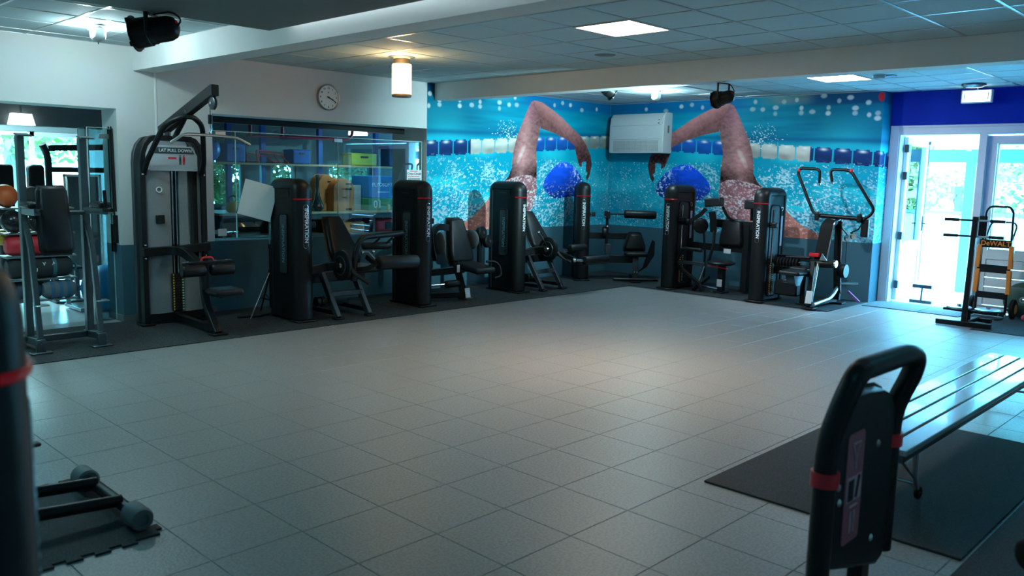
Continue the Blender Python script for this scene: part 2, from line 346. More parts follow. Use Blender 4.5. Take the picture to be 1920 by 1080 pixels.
def paint(S, Z):
    lerp = lambda c, d, t: c*(1-t[..., None])+np.array(d)*t[..., None]
    n1 = vnoise(S, Z*3, 1.3, 1); W = Z+.12*S+.05*vnoise(S, Z, 5, 41); n2 = vnoise(S*.75, W*1.5, 9, 2); n3 = vnoise(S*.7, W*1.5, 24, 3); n4 = vnoise(S*.8, W*1.2, 62, 4)
    c = np.zeros(S.shape+(3,)); c[:] = (.0, .33, .47)
    streak = vnoise(S*.6, Z*9, 3, 6)
    c = lerp(c, (.0, .17, .30), .7*streak*sm(Z, 2.1, 2.4))
    c = lerp(c, (.02, .60, .72), .8*sm(n1, .45, .9)*sm(Z, 2.75, 2.45))
    far = sm(S, 2.6, 3.6)
    c = lerp(c, (.0, .085, .16), .65*far*sm(Z, 2.15, 2.5))
    c = lerp(c, (.004, .05, .16), .8*sm(Z, 2.76, 2.82)*sm(S, 3.0, 3.5)); c = lerp(c, (.004, .10, .34), .7*sm(Z, 2.7, 2.82)*sm(S, 2.6, 2.0))
    c = lerp(c, (.30, .30, .24), .45*sm(Z, 2.80, 2.86)*np.exp(-((S-2.95)/.35)**4)*(.5+n2*.8))
    st = 2.40-.03*S-Z; c = lerp(c, (.0, .09, .22), .75*np.exp(-(st/.045)**2))
    # lane rope
    zc = 2.30-.0635*S; dz = (Z-zc)/.11; fr = (S/.285) % 1; bx = np.maximum(np.abs(fr-.5)*2/.93, np.abs(dz))
    blk = (bx < 1) & ~((np.abs(fr-.5) > .36) & (np.abs(dz) > .82))
    shade = .75+.5*sm(dz, -.6, .9)+.5*(n2-.5)
    for lo, hi, col in ((3.36, 5, (.006, .035, .15)), (2.2, 3.36, (.50, .50, .45)), (.95, 2.2, (.01, .10, .42)), (-.6, .95, (.26, .30, .27))):
        mk = blk & (S >= lo) & (S < hi); c[mk] = (np.array(col)*shade[..., None])[mk]
    gl = np.exp(-((fr-.5)/.16)**2-((dz-.75)/.16)**2); c = lerp(c, (.85, .9, .9), .9*gl*(np.abs(dz) < 1.2))
    # foam below
    low = sm(Z, 2.02, 1.2); n5 = vnoise(S, Z*1.4, 42, 31); foam = sm(n2*.30+n3*.30+n4*.45+n5*.40+.30*vnoise(S, Z, 3, 8), .98-.17*low, 1.20-.17*low)*sm(Z, 2.05, 1.75)*(.12+.88*sm(S, .5, 1.5))*(1-.35*sm(S, 3.3, 4.0))
    deep = sm(n2*.6+n3*.5, .5, .8)*low*sm(S, .3, 1.3); c = lerp(c, (.0, .15, .32), .85*deep); c = lerp(c, (.50, .78, .84), .80*foam)
    spm = np.exp(-((S-2.62)/.26)**2-((Z-2.36)/.14)**2); spray = (n4 > .93-.22*spm)|((n4 > .86)&(vnoise(S, Z, 4, 9) > .45)&(Z < 1.95)); spray &= (spm > .12)|(Z < 1.95); c[spray] = (.72, .88, .92)
    for k, (x, y) in enumerate(BOK):
        d = ((S-x)/(.030+.008*(k % 3)))**2+((Z-y)/.032)**2; c = lerp(c, (.60, .72, .70), (.8-.25*(k % 2))*sm(d, 1.7, .3))
    rd = ((S-4.34)/.05)**2+((Z-2.87)/.06)**2; c = lerp(c, (.5, .02, .03), sm(rd, 1.3, .7))
    # swimmer
    k = inpoly(S, Z, FARM); t = vnoise(S, Z, 14, 12); sk = (.30+.34*t)[..., None]*np.array((1.0, .36, .28))+.20*(n4 > .75)[..., None]; c[k] = sk[k]
    k = inpoly(S, Z, UPARM); e = (S-1.85)/.6; lit = np.exp(-((e-.62+.25*(Z-2.1))/.22)**2)
    dl = np.exp(-((S-2.16)/.26)**2-((Z-1.98)/.24)**2); cr = np.exp(-((Z-2.16-.5*(S-2.16))/.035)**2)*np.exp(-((S-2.2)/.2)**2); dk = sm(Z, 1.95, 1.72)
    sk = (.26+.26*lit+.16*dl-.16*cr-.20*dk+.16*(n3-.5)+.10*(n4-.5))[..., None]*np.array((1.0, .43, .42)); sk = sk*(1-.4*sm(Z, 2.3, 2.75)[..., None]*np.array((.25, .6, .20))); c[k] = sk[k]
    hl = np.exp(-((S-2.24-.55*(2.06-Z))/.045)**2)*np.exp(-((Z-2.02)/.13)**2)*(.6+.6*n3); kk = k & (hl > .2); c[kk] = lerp(c, (.85, .66, .60), .7*hl)[kk]
    k = inpoly(S, Z, FORE); d = sm(S, 1.9, .6); up = vnoise(S, Z, 30, 14)
    tp = np.clip((Z-(2.86-.52*np.clip(1.9-S, 0, 9)))/.16+1.2, 0, 1.4); sk = ((.20+.22*tp)*(1-.62*sm(S, 1.3, .6))+.12*(up-.5))[..., None]*np.array((1., .38, .37)); c[k] = sk[k]
    k = inpoly(S, Z, SHOUL); fo = sm(n3*.35+n4*.5+n5*.45, .62, .9); sk = np.array((.42, .15, .17))*(.6+.6*n2)[..., None]; sk = lerp(sk, (.80, .66, .66), .8*fo); c[k] = sk[k]
    k = inpoly(S, Z, CAPP); sh = .45+1.0*sm(Z+.25*(S-1.2), 1.3, 1.95)+.35*(vnoise(S*.7, Z*2, 12, 17)-.5); sk = sh[..., None]*np.array((.006, .075, .60))
    edge = sm(.62*vnoise(S, Z, 32, 15)+.5*n4, .62, .8)*np.maximum(sm(S, 1.1, .85), sm(Z, 1.80, 1.9)); sk = lerp(sk, (.62, .76, .86), edge); c[k] = sk[k]
    mkk = sm(n3*.4+n4*.5+n5*.4, .74, .96)*np.exp(-((Z-1.32)/.16)**2)*sm(S, .6, 1.2)*sm(S, 3.2, 2.0); c = lerp(c, (.82, .88, .9), .85*mkk)
    return np.clip(c, 0, .95)
def mural_mesh(name, u0, u1, z0, z1, pos, svals, m, step=.009):
    nu = int((u1-u0)/step)+1; nv = int((z1-z0)/step)+1
    U, Z = np.meshgrid(np.linspace(u0, u1, nu), np.linspace(z0, z1, nv), indexing='ij'); V = pos(U, Z).reshape(-1, 3); C = paint(svals(U), Z).reshape(-1, 3)
    i, j = np.meshgrid(np.arange(nu-1), np.arange(nv-1), indexing='ij'); a = (i*nv+j).ravel(); q = np.stack([a, a+nv, a+nv+1, a+1], 1)
    me = bpy.data.meshes.new(name); me.vertices.add(len(V)); me.vertices.foreach_set('co', V.astype(np.float32).ravel())
    me.loops.add(len(q)*4); me.loops.foreach_set('vertex_index', q.astype(np.int32).ravel()); me.polygons.add(len(q))
    me.polygons.foreach_set('loop_start', (np.arange(len(q))*4).astype(np.int32)); me.polygons.foreach_set('loop_total', np.full(len(q), 4, np.int32))
    at = me.color_attributes.new('print', 'FLOAT_COLOR', 'POINT'); at.data.foreach_set('color', np.concatenate([C, np.ones((len(C), 1))], 1).astype(np.float32).ravel())
    me.materials.append(m); me.update(); me.validate(); return me
MUR = bpy.data.materials.new('printed_mural_vinyl'); MUR.use_nodes = True
_b = MUR.node_tree.nodes['Principled BSDF']; _b.inputs['Roughness'].default_value = .55; _b.inputs['Specular IOR Level'].default_value = .08
_a = MUR.node_tree.nodes.new('ShaderNodeVertexColor'); _a.layer_name = 'print'; MUR.node_tree.links.new(_a.outputs[0], _b.inputs['Base Color'])
o = bpy.data.objects.new('wall_mural', mural_mesh('wall_mural', 4.862, 9.066, DADO, 2.945, lambda U, Z: np.stack([U, U*0+YW-.002, Z], -1), lambda U: 9.07-U, MUR)); COL.objects.link(o)
tag(o, 'printed swimmer mural on the wall beside the glazed storage opening', 'mural')
o = thing('wall_mural', 'printed mirrored swimmer mural on the wall leading to the open door', 'mural')
inst(mural_mesh('mural_sheet', 2.168, 6.896, DADO, 2.945, lambda U, Z: np.stack([U*0+XW-.002, U, Z], -1), lambda U: 6.9-U-.36, MUR), 'mural_sheet', o)
inst(mural_mesh('mural_return', XW-.002, 9.40, DADO, 2.945, lambda U, Z: np.stack([U, U*0+2.168, Z], -1), lambda U: 6.9-2.168-.36+(U-XW), MUR), 'mural_return', o)
# ------------------------------------------------------------------ door side: header, frame, open leaf, fixed light
WPT = mat('white_door_paint', (.66, .68, .70), .45, 0, .04, 12)
BLUE = mat('blue_header_paint', (.002, .025, .33), .6, 0, .06, 6, spec=.1)
MB().b2(9.36, 9.62, -4.6, 2.165, 2.49, 2.97).build('trim_4', BLUE, kind='structure', label='deep blue header band above the doors')
fr = MB().b2(9.40, 9.60, 2.03, 2.165, 0, 2.49).b2(9.40, 9.60, -1.6, 2.03, 2.36, 2.49).b2(9.40, 9.60, .93, 1.02, 0, 2.36).b2(9.38, 9.41, -1.6, 2.165, 2.46, 2.49).b2(9.385, 9.41, 2.05, 2.165, 0, 2.47).build('trim_5', WPT, kind='structure', label='pale door frame with a centre post')
GLS = glass('clear_glass'); GLG = glass('green_edged_glass', (.80, .94, .94), .25)
def door_leaf(name, M, w, label_):
    d = bpy.data.objects.new(name, None); COL.objects.link(d); d.matrix_world = M; tag(d, label_, None, None, 'structure')
    MB().b2(0, .10, -.025, .025, .02, 2.34).b2(w-.10, w, -.025, .025, .02, 2.34).b2(.10, w-.10, -.025, .025, 2.24, 2.34).b2(.10, w-.10, -.025, .025, .72, .84).b2(.10, w-.10, -.025, .025, .02, .10).build('frame', WPT, d)
    MB().b2(.10, w-.10, -.004, .004, .84, 2.24).build('pane', GLS, d)
    MB().b2(.115, .13, -.03, .03, .84, 2.24).b2(w-.13, w-.115, -.03, .03, .84, 2.24).b2(.115, w-.115, -.03, .03, .84, .855).b2(.115, w-.115, -.03, .03, 2.225, 2.24).build('glazing_bead', WPT, d)
    bm_ = MB().rbox((w/2, 0, 0), (w-.2, .03, .117), .006, 1).mesh('board', WPT)
    for k in range(5): inst(bm_, 'board', d, T(0, 0, .165+.124*k))
    return d
dl = door_leaf('door_1', Matrix.Translation((9.56, 2.0, 0)) @ Matrix.Rotation(math.radians(1.5), 4, 'Z'), .93, 'white glazed door leaf standing open outwards')
hg = MB().rbox((0, -.005, 0), (.05, .06, .11), .004, 1).mesh('hinge', DST)
for z in (2.18, 1.80, .95, .25): inst(hg, 'hinge', dl, T(-.02, -.02, z))
MB().box((.90, -.035, 1.1), (.03, .02, .22)).tube([(.90, -.04, 1.1), (.90, -.09, 1.1), (.80, -.09, 1.1)], .01, 8).build('handle', DST, dl)
MB().tube([(.925, -.035, 2.28), (.925, -.035, .22)], .006, 6).build('bolt_rod', DST, dl)
MB().lathe([(0, 0), (.02, 0), (.02, .05), (0, .05)], (.925, -.035, 2.27)).build('closer_knob', DST, dl)
d2 = door_leaf('door_2', Matrix.Translation((9.5, .925, 0)) @ Matrix.Rotation(math.radians(-90), 4, 'Z'), 1.28, 'white glazed door leaf closed behind the hand truck')
door_leaf('door_3', Matrix.Translation((9.5, -.36, 0)) @ Matrix.Rotation(math.radians(-90), 4, 'Z'), 1.24, 'white glazed door leaf outside the right of the picture')
# door stop outside on the threshold
st = thing('door_stop', 'small grey H-shaped door stop on the threshold beside the open leaf', 'door stop', (9.70, 1.67, 0))
MB().box((0, 0, .02), (.05, .30, .04)).build('foot_bar', DST, st); MB().tube([(0, 0, .03), (.02, 0, .22)], .014, 8).build('stem', DST, st); MB().box((.02, 0, .235), (.04, .26, .05)).build('top_bar', DST, st)
# ------------------------------------------------------------------ outside the door: terrace, canopy, fence, hedge
PAV = mat('pale_paving', (.50, .52, .52), .8, 0, .1, 4, .1, 40)
TEAL = mat('grey_blue_timber_paint', (.16, .30, .36), .55, 0, .08, 8)
MB().b2(9.5, 30, -20, 25, -.14, -.02).build('ground_terrace', mat('terrace_joint', (.3, .32, .32), .9), kind='structure')
gt = bpy.data.objects['ground_terrace']; pm = MB().rbox((0, 0, -.012), (.79, .79, .02), .004, 1).mesh('paving_slab', PAV)
for i in range(8):
    for j in range(-5, 6): inst(pm, 'paving_slab', gt, T(9.92+.8*i, .9+.8*j, 0))
cp = thing('terrace_canopy', 'grey-blue timber terrace canopy with glazed roof outside the open door', 'canopy', (11.6, 1.7, 0))
MB().b2(-.07, .07, -.07, .07, 0, 2.04).build('post', TEAL, cp); MB().b2(-.07, .07, -2.87, -2.73, 0, 2.04).build('post', TEAL, cp)
MB().b2(-.06, .06, -6, 3.2, 2.04, 2.24).build('front_beam', TEAL, cp)
for y in (2.2, .05, -1.05, -2.2, -3.4): MB().bar([(-2.0, y, 2.78), (.2, y, 2.22)], .07, .15).build('rafter', WPT, cp)
MB().add([(-2.0, -6, 2.87), (.3, -6, 2.31), (.3, 3.2, 2.31), (-2.0, 3.2, 2.87), (-2.0, -6, 2.88), (.3, -6, 2.32), (.3, 3.2, 2.32), (-2.0, 3.2, 2.88)], [(0, 1, 2, 3), (7, 6, 5, 4), (0, 4, 5, 1), (1, 5, 6, 2), (2, 6, 7, 3), (3, 7, 4, 0)]).build('roof_glass', glass('canopy_glass', (.95, .98, 1), .1), cp)
fc = thing('garden_fence', 'pale board fence at the end of the terrace behind the canopy post', 'fence', (15.5, 0, 0))
fb = MB().rbox((0, 0, .55), (.03, .19, 1.06), .004, 1).mesh('fence_board', mat('pale_fence_paint', (.68, .72, .74), .6))
for j in range(-16, 22): inst(fb, 'fence_board', fc, T(0, .2*j, 0))
MB().b2(-.05, .05, -3.3, 4.3, 1.09, 1.15).build('fence_cap', TEAL, fc)
LEAF = mat('hedge_leaf', (.20, .26, .07), .6, 0, .5, 2); LEAF2 = mat('yellow_green_leaf', (.36, .36, .12), .6, 0, .5, 2); BARK = mat('bark', (.16, .12, .09), .9, 0, .3, 10, .3)
def foliage(n, blobs, size, seed):
    r = np.random.default_rng(seed); mb = MB()
    for _ in range(n):
        c, rad = blobs[r.integers(len(blobs))]; d = r.normal(size=3); d /= np.linalg.norm(d); p = np.array(c)+d*np.array(rad)*r.random()**.4
        a = r.normal(size=3); a /= np.linalg.norm(a); b = np.cross(a, r.normal(size=3)); b /= np.linalg.norm(b); s = size*(.6+.8*r.random())
        mb.add([p-a*s, p+b*s*.45, p+a*s, p-b*s*.45], [(0, 1, 2, 3)])
    return mb
def tree(name, loc, h, rad, n, leaf, label, seed, size=.09, group='trees and hedges outside'):
    t = thing(name, label, 'tree' if 'tree' in name else 'shrub', loc, 0, group)
    MB().tube([(0, 0, 0), (.05, .03, h*.4), (-.03, .05, h*.75)], .05+.015*h, 8).tube([(.03, 0, h*.35), (.3*rad, .2*rad, h*.65)], .035, 6).tube([(.03, 0, h*.4), (-.35*rad, -.3*rad, h*.7)], .03, 6).build('trunk', BARK, t)
    r = np.random.default_rng(seed); bl = [((r.normal()*rad*.45, r.normal()*rad*.45, h*(.45+.45*r.random())), (rad*.55, rad*.55, h*.16)) for _ in range(10)]
    f = foliage(n, bl, size, seed).build('foliage', leaf, t); f['kind'] = 'stuff'; return t
tree('hedge_shrub', (17.0, 3.4, 0), 2.2, 1.3, 1500, LEAF2, 'loose yellow-green shrub seen through the open doorway', 21)
tree('hedge_shrub', (17.2, 1.2, 0), 2.3, 1.3, 1500, LEAF, 'green shrub right behind the canopy post', 22)
tree('hedge_shrub', (16.8, -.9, 0), 2.0, 1.0, 1200, LEAF, 'dark green shrub seen through the closed glazed leaf', 23)
tree('garden_tree', (20, 5.2, 0), 5, 2.2, 1600, LEAF2, 'bare-branched pale tree far behind the open door leaf', 24, .12)
tree('garden_tree', (21, -.5, 0), 5, 2.2, 1600, LEAF2, 'pale tree far behind the closed glazed leaf', 25, .12)
hs = thing('neighbour_house', 'pale house far behind the hedge with a dark window', 'house', (27, .5, 0))
MB().b2(0, 4, -6, 4, 0, 4.2).build('wall', mat('pale_render', (.6, .58, .55), .8), hs); MB().b2(-.03, .02, -2.2, -.9, 2.3, 3.4).build('window', mat('dark_window', (.1, .14, .16), .2), hs)
MB().prism([(-6.3, 0), (4.3, 0), (-1, 2.2)], 4.4, T(-.2, 0, 4.2) @ Matrix(((0, 0, 1, 0), (1, 0, 0, 0), (0, 1, 0, 0), (0, 0, 0, 1)))).build('roof', mat('roof_tile', (.3, .16, .12), .8), hs)
# ------------------------------------------------------------------ room behind the left wall
FL2 = mat('pale_vinyl_floor', (.66, .70, .70), .25, 0, .06, 6)
DRK = mat('dark_ceiling_paint', (.045, .05, .052), .8, 0, .1, 6); BWL = mat('back_room_wall', (.30, .34, .35), .8, 0, .05, 5)
MB().b2(-4.6, 9.45, 7.31, 12.2, -.1, -.001).b2(-1.6, .597, 6.9, 7.31, -.1, -.001).build('floor_back_room', FL2, kind='structure')
MB().b2(-4.6, 9.45, 7.31, 12.2, 2.60, 2.70).build('ceiling_back_room', DRK, kind='structure')
MB().b2(-4.6, .15, 12, 12.2, 0, 2.6).b2(2.38, 2.6, 12, 12.2, 0, 2.6).b2(.15, 2.38, 12, 12.2, 2.18, 2.6).b2(.15, 2.38, 12, 12.2, 0, .30).build('wall_back_room', BWL, kind='structure')
MB().b2(-4.7, -4.6, 7.31, 12.2, 0, 2.6).build('wall_side_room', BWL, kind='structure')
MB().b2(1.92, 2.0, 7.70, 12.0, 0, 2.6).build('wall_partition', mat('navy_partition', (.03, .055, .075), .7, 0, .08, 5), kind='structure')
MB().b2(-2.0, 1.92, 9.35, 9.55, 2.16, 2.60).build('trim_6', mat('grey_beam_paint', (.12, .14, .145), .7), kind='structure')
wn = MB().b2(.15, 2.38, 12.02, 12.08, .30, .37).b2(.15, 2.38, 12.02, 12.08, 2.11, 2.18).b2(.15, .22, 12.02, 12.08, .30, 2.18).b2(2.31, 2.38, 12.02, 12.08, .30, 2.18).b2(1.24, 1.30, 12.02, 12.08, .30, 2.18).build('window_1', WPT, kind='structure')
MB().b2(.22, 1.24, 12.045, 12.055, .37, 2.11).build('pane', GLS, wn); MB().b2(1.30, 2.31, 12.045, 12.055, .37, 2.11).build('pane', GLS, wn)
MB().b2(-20, 9.45, 12.2, 40, -.14, -.03).build('ground_lawn', mat('lawn', (.12, .2, .07), .9, 0, .4, 3), kind='structure')
for k, (x, y, h, r, lf, lb) in enumerate(((2.4, 17, 4.2, 1.8, LEAF2, 'yellow-green tree at the left of the back room window'), (4.6, 18.5, 4.6, 2.0, LEAF, 'green leafy tree at the right of the back room window'), (3.2, 20.5, 5.2, 2.2, LEAF, 'tall tree furthest behind the back room window'))):
    tree('garden_tree', (x, y, 0), h, r, 1800, lf, lb, 40+k, .11)
# storage bay walls; made-up windows stand in for reflections in the glass screen
MB().b2(2.0, 9.45, 9.62, 9.72, 0, 1.10).b2(2.0, 9.45, 9.62, 9.72, 1.85, 2.6).b2(2.0, 2.95, 9.62, 9.72, 1.10, 1.85).b2(3.5, 3.95, 9.62, 9.72, 1.10, 1.85).b2(4.4, 5.0, 9.62, 9.72, 1.10, 1.85).b2(5.9, 9.45, 9.62, 9.72, 1.10, 1.85).build('wall_storage', mat('storage_wall', (.10, .17, .19), .7, 0, .08, 5), kind='structure')
for k, (xa, xb) in enumerate(((2.95, 3.5), (3.95, 4.4), (5.0, 5.9))):
    w_ = MB().b2(xa, xb, 9.64, 9.69, 1.10, 1.15).b2(xa, xb, 9.64, 9.69, 1.80, 1.85).b2(xa, xa+.05, 9.64, 9.69, 1.15, 1.80).b2(xb-.05, xb, 9.64, 9.69, 1.15, 1.80).build('window_%d' % (k+2), TEAL, kind='structure')
    MB().b2(xa+.05, xb-.05, 9.66, 9.67, 1.15, 1.80).build('pane', GLS, w_)
for k, (x, lb) in enumerate(((3.75, 'added green bush behind the made-up left storage window'), (5.1, 'added green bush behind the made-up middle storage window'), (6.75, 'added green bush behind the made-up right storage window'))):
    tree('reflection_bush', (x, 11.6, 0), 2.3, .75, 3200, LEAF, lb, 60+k, .06)  # bushes added to imitate greenery reflected in the glass screen
# glass screen in the storage opening and glass at the left doorway
gs = thing('glass_screen', 'frameless glass screen standing in the storage opening below the clock', 'glass screen', (0, 6.99, 0))
for xa, xb in ((1.70, 1.985), (1.99, 3.425), (3.43, 4.84)): MB().rbox(((xa+xb)/2, 0, 1.485), (xb-xa, .012, 1.27), .002, 1).build('pane', GLG, gs)
EDG = mat('glass_edge', (.42, .62, .60), .2, 0, .05)
MB().b2(1.70, 4.845, -.007, .007, 2.118, 2.126).b2(1.984, 1.991, -.008, .008, .86, 2.12).b2(3.424, 3.430, -.007, .007, .86, 2.12).b2(4.838, 4.846, -.007, .007, .86, 2.12).build('polished_edge', EDG, gs)
cl = MB().rbox((0, 0, 0), (.13, .03, .05), .004, 1).mesh('clip', STL)
for x, z in ((1.80, 2.09), (3.427, 2.08), (1.76, .94)): inst(cl, 'clip', gs, T(x, 0, z))
gd = thing('doorway_glass_screen', 'tall glass panels clipped to the jamb behind the dip station', 'glass panel', (.47, 7.08, 0))
MB().rbox((0, 0, 1.05), (.23, .012, 2.08), .002, 1).build('pane', GLG, gd); MB().rbox((-.10, .14, 1.05), (.012, .26, 2.08), .002, 1).build('pane', GLG, gd)
MB().b2(-.117, -.112, -.008, .008, .01, 2.09).b2(.112, .117, -.008, .008, .01, 2.09).b2(-.108, -.092, .265, .272, .01, 2.09).b2(-.115, .115, -.006, .006, 2.086, 2.092).build('polished_edge', EDG, gd)
for z in (2.0, 1.2): inst(cl, 'clip', gd, T(.06, -.012, z) @ Matrix.Diagonal((.9, .8, 1, 1)))
# ------------------------------------------------------------------ ceiling fixtures
LEDM = mat('led_diffuser', (.9, .9, .88), .5, 0, .01, emit=LED_POW, ecol=LED_COL)
LEDC = mat('added_cool_diffuser', (.88, .9, .9), .5, 0, .01, emit=COOL_POW, ecol=COOL_COL)  # glow of added fill panels, out of view
def led(x, y, label, z=2.94, m=LEDM, group='ceiling led panels'):
    t = thing('led_panel', label, 'ceiling light', (x, y, z), 0, group)
    MB().b2(-.295, .295, -.295, -.28, 0, .014).b2(-.295, .295, .28, .295, 0, .014).b2(-.295, -.28, -.28, .28, 0, .014).b2(.28, .295, -.28, .28, 0, .014).build('frame', WHT, t)
    MB().b2(-.28, .28, -.28, .28, .003, .012).build('diffuser', m, t); return t
_l = led(*LEDS[0], 'bright square led panel set in the ceiling between the two beams'); _a = bpy.data.lights.new('panel_light', 'AREA'); _a.shape = 'SQUARE'; _a.size = .55; _a.energy = LED_WATT; _a.color = LED_COL; _a.spread = math.radians(115); _o = bpy.data.objects.new('panel_light', _a); COL.objects.link(_o); _o.parent = _l; _o.location = (0, 0, -.003); led(*LEDS[1], 'bright square led panel beyond the second beam near the exit sign', m=mat('pale_led_diffuser', (.9, .9, .9), .5, 0, .01, emit=8, ecol=(.9, .95, 1)))
led(*LEDS[2], 'added fill panel in the ceiling above the near right side, out of view', m=LEDC); led(*LEDS[3], 'added cool fill panel in the ceiling left of the dome light, out of view', m=mat('added_left_diffuser', (.9, .9, .9), .5, 0, .01, emit=15, ecol=(.40, .92, 1))); led(.2, 10.6, 'added fill panel under the back room ceiling, hidden beyond the dark beam', 2.585, mat('added_back_diffuser', (.9, .9, .9), .5, 0, .01, emit=100, ecol=(.5, .92, 1))); led(-2.6, 1.5, 'added cool fill panel under the dark soffit by the left foreground tower, out of view', 2.785, LEDC); led(-2.0, -2.2, 'added cool fill panel under the dark soffit behind the camera', 2.785, LEDC)  # these five panels are added out of sight to fill the rooms with light
def dome(x, y, label, p, col):
    t = thing('dome_light', label, 'emergency light', (x, y, 2.945))
    MB().lathe([(0, 0), (.075, 0), (.078, -.012), (.06, -.02), (.06, -.03)], (0, 0, 0)).build('ceiling_plate', WHT, t)
    MB().lathe([(.06, -.028), (.066, -.05), (.066, -.10), (.055, -.125), (.03, -.14), (0, -.145)]).build('cover', WHT, t); MB().cyl((0, 0, -.14), (0, 0, -.165), .004, 6).build('sensor_pin', BLK, t)
    point('bulb', t, (.10, 0, -.05), p, col, .02); point('bulb', t, (-.10, 0, -.05), p, col, .02)
    ls = MB().rbox((0, 0, 0), (.02, .05, .02), .004, 1).mesh('lens', mat('lamp_lens', (.9, .95, .95), .2, emit=2, ecol=(.8, 1, 1)))
    inst(ls, 'lens', t, T(.07, 0, -.035)); inst(ls, 'lens', t, T(-.07, 0, -.035))
dome(.03, 5.75, 'white dome emergency light on the ceiling above the dip station', 7.5, (.72, .97, 1.0)); dome(7.49, 4.85, 'white dome emergency light on the ceiling in front of the swimmer wall', 16, (.6, .92, 1.0))
# drum pendant
t = thing('drum_lamp', 'warm cylindrical glass ceiling lamp with brushed base near the clock', 'ceiling lamp', (2.99, 5.10, 2.945))
MB().lathe([(0, 0), (.135, 0), (.138, -.012), (.12, -.022), (0, -.022)], seg=32).build('ceiling_plate', STL, t)
MB().lathe([(.09, -.02), (.09, -.075), (0, -.075)], seg=24).build('collar', mat('bronze_collar', (.25, .2, .14), .4, .7), t)
sh = mat('warm_opal_glass', (.8, .62, .4), .4, 0, .03, emit=1.15, ecol=(1, .62, .26))
MB().lathe([(.102, -.075), (.108, -.085), (.108, -.40), (.10, -.405)], seg=32).build('shade', sh, t)
MB().lathe([(0, -.40), (.104, -.40), (.109, -.412), (.104, -.43), (0, -.43)], seg=32).build('bottom_rim', mat('bronze_collar', (0, 0, 0)), t)
MB().ell((-.03, -.0, -.22), (.03, .03, .05)).build('bulb_core', mat('warm_bulb', (1, .8, .5), .4, emit=25, ecol=(1, .78, .45)), t)
point('warm_glow', t, (-.13, -.14, -.2), 5, (1, .62, .28), .1)
# sprinkler, speaker grille, smoke detector, sign, sensor
t = thing('sprinkler', 'small chrome sprinkler head under the ceiling left of the drum lamp', 'sprinkler', (1.75, 3.37, 2.945)); MB().lathe([(0, 0), (.03, 0), (.028, -.008), (0, -.008)]).build('plate', CHR, t); MB().cyl((0, 0, -.008), (0, 0, -.05), .009, 8).build('nozzle', CHR, t); MB().lathe([(0, -.055), (.02, -.055), (.02, -.051), (0, -.051)]).build('deflector', CHR, t)
t = thing('ceiling_speaker', 'round flush speaker grille in a ceiling tile behind the led panel', 'speaker', (4.15, 3.18, 2.948)); MB().lathe([(0, -.002), (.10, -.003), (.11, -.001), (.112, .001)], seg=28).build('grille', mat('grey_grille', (.16, .18, .18), .6), t)
t = thing('smoke_detector', 'dark round detector on the ceiling above the exit sign', 'smoke detector', (8.78, .97, 2.945)); MB().lathe([(0, -.045), (.10, -.04), (.14, -.015), (.14, 0)], seg=26).build('housing', DST, t)
t = thing('exit_sign', 'lit white box sign hanging above the doors', 'exit sign', (9.20, 1.04, 2.83)); MB().rbox((0, 0, 0), (.07, .37, .17), .012, 2).build('housing', WHT, t)
MB().b2(-.038, -.034, -.165, .165, -.068, .068).build('sign_face', mat('pale_green_sign', (.8, .95, .85), .5, emit=1.6, ecol=(.82, 1, .9)), t)
for y in (-.14, .14): MB().b2(-.041, -.037, y-.006, y+.006, -.05, .05).build('border_mark', mat('sign_green', (.35, .8, .55), .5), t)
MB().cyl((0, 0, .08), (0, 0, .118), .012, 8).build('hanger', STL, t)
t = thing('ceiling_sensor', 'small silver sensor with a blue tab next to the far led panel', 'sensor', (7.25, 1.55, 2.945)); MB().rbox((0, 0, -.02), (.05, .14, .035), .006, 1).build('body', STL, t); MB().b2(.06, .16, -.14, .02, -.006, -.002).build('blue_tab', mat('blue_tab', (.05, .3, .7), .4), t)
# PAR cans
RING = mat('blue_lens_ring', (.02, .06, .5), .3, 0, .1, emit=.5, ecol=(.02, .1, 1))
def par(loc, rz, tilt, label, hang, front=RING, sc=1):
    t = thing('par_can', label, 'spotlight', loc, rz); t.scale = (sc, sc, sc); hang /= sc
    R = Matrix.Rotation(tilt, 4, 'Y')   # axis along local +X = beam direction
    MB().lathe([(0, -.19), (.04, -.185), (.075, -.16), (.09, -.12), (.09, -.02), (.096, -.015), (.096, .015), (.104, .02), (.108, .13), (.10, .13), (.095, .03), (0, .03)], (0, 0, 0), (1, 0, 0), 28, R).build('can', BLKS, t)
    for k in range(4):
        a = PI/4+k*PI/2; MB().box((.135, .118*math.cos(a), .118*math.sin(a)), (.02, .03, .03), R).build('filter_clip', BLKS, t)
    MB().lathe([(.098, .126), (.128, .126), (.128, .134), (.098, .134)], (0, 0, 0), (1, 0, 0), 28, R).build('filter_frame', BLKS, t)
    MB().lathe([(.085, .118), (.10, .127), (.10, .133)], (0, 0, 0), (1, 0, 0), 28, R).build('lens_ring', front, t)
    MB().lathe([(0, -.193), (.012, -.193), (.012, -.186)], (0, .03, .03), (1, 0, 0), 8, R).build('status_led', REDG, t)
    for s in (-1, 1): MB().bar([(0, s*.118, -.02), (0, s*.118, hang-.02)], .008, .032, up=(1, 0, 0)).build('yoke_arm', BLKS, t)
    MB().b2(-.016, .016, -.122, .122, hang-.03, hang-.02).build('yoke_bridge', BLKS, t); MB().lathe([(0, 0), (.02, 0), (.02, .022), (0, .022)], (0, 0, hang-.022)).build('mount_bolt', CHR, t)
    MB().tube(fillet([(-.17, 0, .03), (-.22, .02, .08), (-.16, .05, hang*.6+.05), (-.03, .06, hang-.03)], .06), .007, 6).build('cable', BLK, t)
    return t
pa = par((-.29, 3.82, 2.665), math.radians(135), math.radians(10), 'black stage spotlight hanging below the dark soffit at the top left', .135, mat('plain_lens_rim', (.02, .02, .02), .3))
